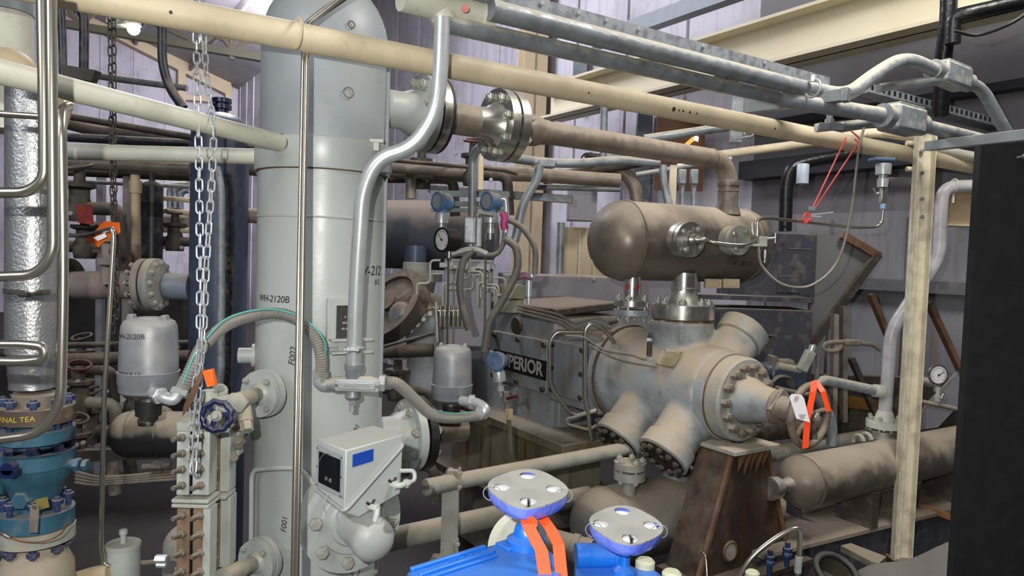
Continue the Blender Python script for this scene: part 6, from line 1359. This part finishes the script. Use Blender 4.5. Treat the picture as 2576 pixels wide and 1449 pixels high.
t = T('mauve_sheet', 'long mauve panel lying among the pipes right of the vessel', 'panel', at(1120, 455, 5)); part('panel', bar(at(1070, 458, 5.2), at(1170, 450, 5.2), .05, .03), 'purple', t)
t = T('black_lamp', 'small black bell-shaped lamp hanging under the discharge pipe', 'lamp', at(1490, 400, 4.6)); part('shade', MB().lathe(at(1490, 388, 4.6), -Z, [(0, 0), (0, .05), (.02, .05), (.03, .03), (.08, .028), (.08, 0)], 20), 'dark', t)
part('cord', MB().tube(cat(polyY([(1490, 385), (1470, 388), (1458, 405)], 4.6)), .006, 8), 'black', t)
# warm glow opening in rusty wall panel
a_, b_ = at(1655, 285, 6.6), at(1770, 480, 6.6)
t = T('rusted_sheet', 'rusty brown wall panel behind the cream pipe with bright daylight leaking through', 'panel', (a_.x, 6.6, b_.z)); part('panel', MB().box(((a_.x+b_.x)/2, 6.65, (a_.z+b_.z)/2), (b_.x-a_.x, .03, a_.z-b_.z)), mat('orange_rust_sheet', (92, 58, 34), .7, grime=.6, scale=5), t)
glow = mat('daylight_gap', (255, 214, 190), .5, emit=4, grime=0)
part('daylight_gap', MB().prism(polyY([(1748, 338), (1758, 345), (1756, 356), (1744, 352)], 6.6), Vector((0, .01, 0))), glow, t)
part('daylight_gap', MB().prism(polyY([(1722, 362), (1742, 344), (1752, 350), (1732, 366)], 6.6), Vector((0, .01, 0))), mat('ember_gap', (250, 150, 70), .5, emit=1.5, grime=0), t)
part('daylight_gap', MB().prism(polyY([(1704, 412), (1722, 412), (1720, 417), (1706, 416)], 6.6), Vector((0, .01, 0))), glow, t)
# ================= BACKGROUND RIGHT =================
c = at(1930, 700, 5.0)
def boxpx(name, label, cat_, x0, y0, x1, y1, Y, dep, ma, pn='cabinet_body', bev=.006, skew=Vector((0, 1, 0))):
    a_, b_ = at(x0, y0, Y), at(x1, y1, Y); t = T(name, label, cat_, (a_.x, Y, b_.z)); 
    part(pn, MB().box(((a_.x+b_.x)/2, Y+dep/2, (a_.z+b_.z)/2), (b_.x-a_.x, dep, a_.z-b_.z)), ma, t, bevel=bev); return t
t = boxpx('slate_cabinet', 'dark slate cabinet behind the right end of the dusty tank', 'cabinet', 1840, 582, 2048, 760, 4.95, .3, 'slate')
for x0, y0, x1, y1 in ((1985, 622, 2040, 630), (1960, 700, 2010, 702)): part('door_seam', MB().box(at((x0+x1)/2, (y0+y1)/2, 4.945), (m(x1-x0, 4.95), .004, .004)), 'purple', t)
part('door', MB().box(at(1985, 715, 4.945), (.16, .01, .12)), 'slate', t, bevel=.003)
t = boxpx('slate_cabinet', 'lower dark slate cabinet with a dusty top ledge right of the casting', 'cabinet', 1750, 772, 2032, 1010, 4.75, .4, 'slate')
part('top_ledge', MB().box(at(1885, 748, 4.9), (.76, .3, .03)), 'slate', t); part('handle', MB().tube(fillet(polyY([(1922, 843), (1950, 844), (1951, 850)], 4.74), .01), .004, 8), 'ssteel', t)
# grey hopper plate with rusty edges
hp = mat('streaked_grey_plate', (116, 116, 116), .5, grime=.3, scale=2, stain=.35, stainc=(110, 86, 60))
t = T('sloping_duct', 'grey sloping duct plate with rusty brown edges behind the wire loop', 'duct', at(2050, 1000, 4.9))
part('plate', MB().prism(polyY([(2045, 585), (2130, 598), (2205, 642), (2048, 860), (2036, 1000), (2030, 1000)], 4.98), Vector((0, .04, 0))), hp, t)
part('rusty_edge', bar(at(2118, 590, 4.93), at(2212, 645, 4.93), .035, .05, nrm=(0, -1, 0)), 'rust2', t); part('rusty_edge', bar(at(2208, 640, 4.93), at(2042, 868, 4.93), .05, .05, nrm=(0, -1, 0)), 'dark', t)
for x0, y0, x1, y1, l_, ma in ((2122, 770, 2122, 1060, 'dusty upright angle post below the sloping duct', 'grimy'), (2140, 900, 2210, 1060, 'dusty slanting strut between the posts behind the white pipe', 'dark'), (2100, 790, 2095, 1080, 'wider dusty upright slab beside the angle post', 'pinkp'), (2335, 760, 2420, 940, 'rusty slanting strut right of the cream post', 'rust2'), (2190, 740, 2240, 860, 'dark slanting strut behind the white pipe bend', 'rust2')):
    t = T('brace_strut', l_, 'strut', at(x1, y1, 4.8)); part('strut', bar(at(x0, y0, 4.75), at(x1, y1, 4.75), .06, .03, nrm=(0, -1, 0)), ma, t)
t = boxpx('recess_shade_sheet', 'dark sheet standing in for the shade of the recess low behind the long bottle', 'panel', 2020, 940, 2440, 1120, 5.0, .05, 'dark')  # recess shade put in as a dark sheet
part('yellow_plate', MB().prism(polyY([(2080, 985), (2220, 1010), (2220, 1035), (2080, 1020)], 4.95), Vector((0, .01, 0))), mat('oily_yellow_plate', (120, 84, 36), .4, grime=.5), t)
t = T('angled_sheet', 'grey angled sheet leaning behind the pressure gauge at the right', 'sheet', at(2400, 1080, 4.7)); part('sheet', MB().prism(polyY([(2430, 915), (2440, 990), (2360, 1075), (2290, 1085), (2330, 1020)], 4.75), Vector((0, .02, 0))), 'purple', t)
pipe('cross_pipe', 'dark grey pipe from behind the handwheel to the side of the white pipe', 'pipe', polyY([(2092, 1120, 4.15), (2094, 1060, 4.15), (2045, 975, 4.15), (2070, 955, 4.15), (2215, 985, 4.2)], 4.15), .030, 'galv', .1)
t = T('cross_tee', 'white socket joining the grey pipe to the white pipe', 'fitting', at(2205, 984, 4.2)); part('socket', MB().cyl(at(2198, 982, 4.2), at(2222, 985, 4.2), .038), 'creamw', t)
pipe('cross_pipe', 'short dark grey pipe right of the cream post at gauge height', 'pipe', polyY([(2310, 958, 4.5), (2360, 966, 4.5)], 4.5), .03, 'galv')
q = at(2361, 943, 4.0); gauge('round white faced pressure gauge on a small valve at the right', q, Vector((.12, -1, .02)), .055, .03, 'ssteel', needle=2.6)
t = T('gauge_valve', 'small steel valve with a tee handle under the white faced gauge', 'valve', at(2358, 1020, 4.0)); part('body', MB().lathe(at(2358, 1018, 4.0), Z, [(0, 0), (0, .012), (.02, .012), (.02, .02), (.05, .02), (.05, .012), (.1, .012), (.1, 0)], 14), 'dusty', t); part('handle', MB().cyl(at(2373, 990, 3.98), at(2368, 1003, 3.98), .006), 'ssteel', t)
pipe('tap_pipe', 'thin pipe running level under the gauge valve', 'pipe', polyY([(2305, 1008), (2355, 1018), (2420, 1032)], 4.0), .013, 'grimy')
t = T('rope_loop', 'dusty looped hook cable left of the white pipe', 'cable', at(2110, 875, 4.4)); part('loop', MB().tube(cat(polyY([(2215, 880), (2195, 868), (2150, 862), (2110, 860), (2078, 865), (2075, 880), (2105, 882), (2118, 868)], 4.4)), .014, 10), 'grimy', t)
part('body', MB().box(at(2145, 862, 4.38), (.1, .04, .04)), 'grimy', t, bevel=.01)
# motor & conduit bodies right of the head
t = T('small_motor', 'small blue grey motor with dusty conduit box right of the compressor head', 'motor', at(1960, 970, 4.4)); part('housing', MB().box(at(1970, 945, 4.4), (.24, .2, .15)), 'navyv', t, bevel=.03); part('end_bell', MB().lathe(at(1968, 975, 4.28), (0, -1, 0), [(0, 0), (0, .08), (.03, .07), (.03, 0)], 28), 'darkv', t)
part('terminal_box', MB().box(at(1975, 915, 4.35), (.1, .08, .06)), 'grimy', t, bevel=.02); part('flange', MB().box(at(1942, 935, 4.36), (.03, .1, .2)), 'grimy', t, bevel=.005)
pipe('dusty_conduit', 'dusty conduit from the small motor up to a slanted conduit box', 'conduit', polyY([(1955, 920), (2010, 930), (2015, 930)], 4.2), .022, 'dusty')
t = T('conduit_box', 'slanted dusty conduit box right of the small motor', 'conduit box', at(2020, 930, 4.15)); s1_ = (at(2040, 885, 4.15)-at(2018, 930, 4.15)).normalized(); part('body', MB().box(at(2028, 908, 4.15), (.13, .06, .055), (s1_, Vector((0, 1, 0)), s1_.cross(Vector((0, 1, 0))))), 'dusty', t, bevel=.01)
part('hub', MB().cyl(at(2040, 885, 4.15), at(2046, 868, 4.15), .02), 'galvb', t)
pipe('grey_hose', 'grey hose hooping down from the slanted conduit box', 'hose', polyY([(2046, 868), (2058, 900), (2055, 950), (2042, 990), (1990, 985), (1950, 975)], 4.15), .014, 'hose', curve=True)
# hanging transmitter right
c = at(2222, 400, 4.0); t = T('pressure_transmitter', 'transmitter hanging below the cream pipe at the right, mostly steel', 'transmitter', c-Z*.3)
part('housing', MB().box(at(2218, 402, 4.0), (.12, .08, .02)), 'tblue', t, bevel=.006)
part('sensor', MB().lathe(at(2223, 412, 4.0), -Z, [(0, 0), (0, .04), (.01, .042), (.06, .04), (.06, .022), (.08, .022), (.085, .03), (.13, .028), (.13, 0)], 24), 'galvb', t)
part('valve_block', MB().box(at(2222, 492, 4.0), (.035, .03, .09)), 'ssteel', t, bevel=.004); part('handle', MB().cyl(at(2205, 492, 3.98), at(2197, 474, 3.98), .006).ball(at(2208, 488, 3.98), .012, 10), 'steel', t)
part('union', MB().cyl(at(2221, 512, 4.0), at(2221, 525, 4.0), .014), mat('pale_blue_tape', (150, 190, 230), .5), t)
pipe('short_pipe', 'grey stub pipe right of the hanging transmitter', 'pipe', polyY([(2230, 458), (2305, 460)], 4.3), .03, 'purple')
t = T('white_filter', 'pale blue canister hanging below the black wrapped line', 'filter', at(2018, 462, 4.6)); part('canister', MB().lathe(at(2018, 462, 4.6), Z, [(-.01, 0), (0, .038), (.12, .038), (.125, .034), (.125, 0)], 28), mat('pale_blue_canister', (170, 184, 196), .45), t)
# pink cords
pk = mat('coral_cord', (230, 90, 84), .5, grime=0, emit=.1)
pipe('coral_rope', 'left strand of coral cord hanging from the cream pipe', 'cord', polyY([(2128, 346, 3.75), (2110, 385, 3.75), (2042, 528, 3.75)], 3.75), .004, pk, n=8)
pipe('coral_rope', 'right strand of coral cord hanging from the cream pipe', 'cord', polyY([(2150, 350, 3.7), (2160, 358, 3.7), (2046, 530, 3.75)], 3.75), .004, pk, n=8)
t = T('cord_knot', 'coral cord knot with zip tie around the long thin tube', 'knot', at(2030, 548, 3.75)); part('knot', MB().torus(at(2032, 545, 3.75), (0, -1, .2), .02, .005, 20, 6).torus(at(2028, 550, 3.74), (.5, -1, .2), .018, .005, 20, 6).ball(at(2027, 559, 3.74), .012, 12), pk, t)
part('zip_tie', MB().tube(polyY([(2040, 540), (2096, 534)], 3.74), .003, 6).tube(polyY([(2042, 544), (2066, 545)], 3.74), .003, 6), 'white', t); part('clip', MB().box(at(2043, 524, 3.74), (.03, .01, .02)), 'galvb', t)
pipe('cord_wrap', 'coral cord looped over the cream pipe', 'cord', [atz(2130, 345, ZC)+Vector((0, -.05, .02)), atz(2150, 352, ZC)+Vector((0, -.055, .0)), atz(2152, 365, ZC)+Vector((0, -.05, -.03))], .004, pk, n=8)
# long pipes behind compressor right
pipe('deck_pipe', 'dusty pipe lying behind the long bottle on the deck', 'pipe', [atz(1900, 1150, -1.15)+Vector((.0, .0, 0)), atz(2200, 1095, -1.15)], .05, 'dusty')
pipe('deck_pipe', 'thicker dark pipe seen under the big handwheel', 'pipe', polyY([(1880, 1090, 4.3), (2080, 1070, 4.6)], 4.4), .06, 'dark')
t = T('deck_clamp', 'dusty curved clamp ears beside the bright stub on the long bottle', 'clamp', at(2160, 1110, 4.1)); part('ear', MB().torus(at(2160, 1112, 4.1), (1, .3, 0), .04, .012, 20, 8, math.pi*.1, math.pi*1.1), 'dusty', t); part('ear', MB().torus(at(2180, 1108, 4.1), (1, .3, 0), .04, .012, 20, 8, math.pi*.1, math.pi*1.1), 'dusty', t)
t = T('wood_offcut', 'broken piece of timber lying on the deck right of the cream post', 'timber', atz(2350, 1275, -1.44)); part('plank', bar(atz(2290, 1262, -1.43), atz(2400, 1305, -1.43), .03, .02, nrm=Z), mat('raw_timber', (150, 108, 70), .7, grime=.5), t)
# bottom right: tarp, ring, hose, plank
t = T('grey_sheet_cover', 'smooth grey sheet draped at the bottom right corner', 'cover', at(2250, 1449, 2.6))
mb = MB(); P = []
for i in range(13):
    for j in range(9):
        u_, v_ = i/12, j/8; x = 2130+300*u_; ytop = 1455-95*u_**.8-8*math.sin(u_*9); y = ytop+v_*160; P.append(at(x, y, 3.05-.7*v_))
mb.add(P, [(i*9+j, (i+1)*9+j, (i+1)*9+j+1, i*9+j+1) for i in range(12) for j in range(8)]); part('sheet', mb, mat('grey_cover_sheet', (120, 116, 112), .7, grime=.1), t)
q = at(2105, 1440, 2.9); t = T('black_ring', 'black round pipe rim at the bottom edge beside the grey sheet', 'rim', q-Z*.05); part('rim', MB().torus(q, (.2, -.6, 1), .085, .014, 40, 10), 'black', t); part('barrel', MB().lathe(q, -Vector((.2, -.6, 1)), [(0, .085), (.1, .08), (.1, 0)], 32), 'dark', t)
q = atz(2190, 1395, -1.5); t = T('angle_offcut', 'dusty flat plate resting beside the foot of the cream post', 'plate', q); part('plate', MB().prism(polyY([(2115, 1372, 3.5), (2140, 1366, 3.55), (2230, 1400, 3.4), (2210, 1418, 3.3), (2190, 1412, 3.3)], 3.4), -Z*.03), 'grimy', t)
pipe('steel_hose', 'braided steel hose arching up at the bottom right of the rusty stand', 'hose', polyY([(1852, 1470), (1890, 1405), (1950, 1355), (2000, 1330), (2012, 1350), (2008, 1430), (2006, 1470)], 2.9), .011, 'ssteel', curve=True)
t = T('hose_ferrule', 'steel crimp ferrule on the right leg of the braided hose', 'ferrule', at(2008, 1420, 2.9)); part('sleeve', MB().cyl(at(2010, 1400, 2.9), at(2007, 1440, 2.9), .015), 'galvb', t)
pipe('stand_wire', 'pale thin wire hanging through the round hole of the rusty stand', 'wire', polyY([(1762, 1385, 3.2), (1775, 1402, 3.15), (1780, 1470, 3.1)], 3.1), .005, 'ssteel', curve=True)
# ================= LIGHT =================
sc = bpy.context.scene
sc.view_settings.view_transform = 'Standard'; sc.view_settings.look = 'None'; sc.view_settings.exposure = -.35
def pt(name, loc, e, r, col=(1, 1, 1)):
    l = bpy.data.lights.new(name, 'POINT'); l.energy = e; l.shadow_soft_size = r; l.color = col
    o = bpy.data.objects.new(name, l); COL.objects.link(o); o.location = loc; return o
def area(name, loc, tgt, e, s, col=(1, 1, 1)):
    l = bpy.data.lights.new(name, 'AREA'); l.energy = e; l.size = s; l.color = col
    o = bpy.data.objects.new(name, l); COL.objects.link(o); o.location = loc
    o.rotation_euler = (Vector(tgt)-Vector(loc)).to_track_quat('-Z', 'Y').to_euler(); return o
pt('flash_light', CAM+Vector((-.16, -.02, .14)), 215, .012, (1, .97, .90))
area('roof_light_left', (-5.5, 15.5, 6.6), (-7, 22, 4.5), 1000, 2, (.92, .9, 1))
area('roof_light_centre', (-2.5, 7.5, 6.6), (0, 8, 0), 420, 1.6, (.9, .9, 1))
area('rear_hall_light', (-4, -4, 6), (1, 6, 1), 420, 4, (.95, .95, 1))
area('added_compressor_fill', (2.0, 2.4, 5.0), (1.3, 4.2, .6), 150, 1.0, (1, .96, .9))  # added fill without a fixture, brightens the compressor from above
w = bpy.data.worlds.new('world'); sc.world = w; w.use_nodes = True
w.node_tree.nodes['Background'].inputs[0].default_value = (.5, .52, .6, 1); w.node_tree.nodes['Background'].inputs[1].default_value = .14
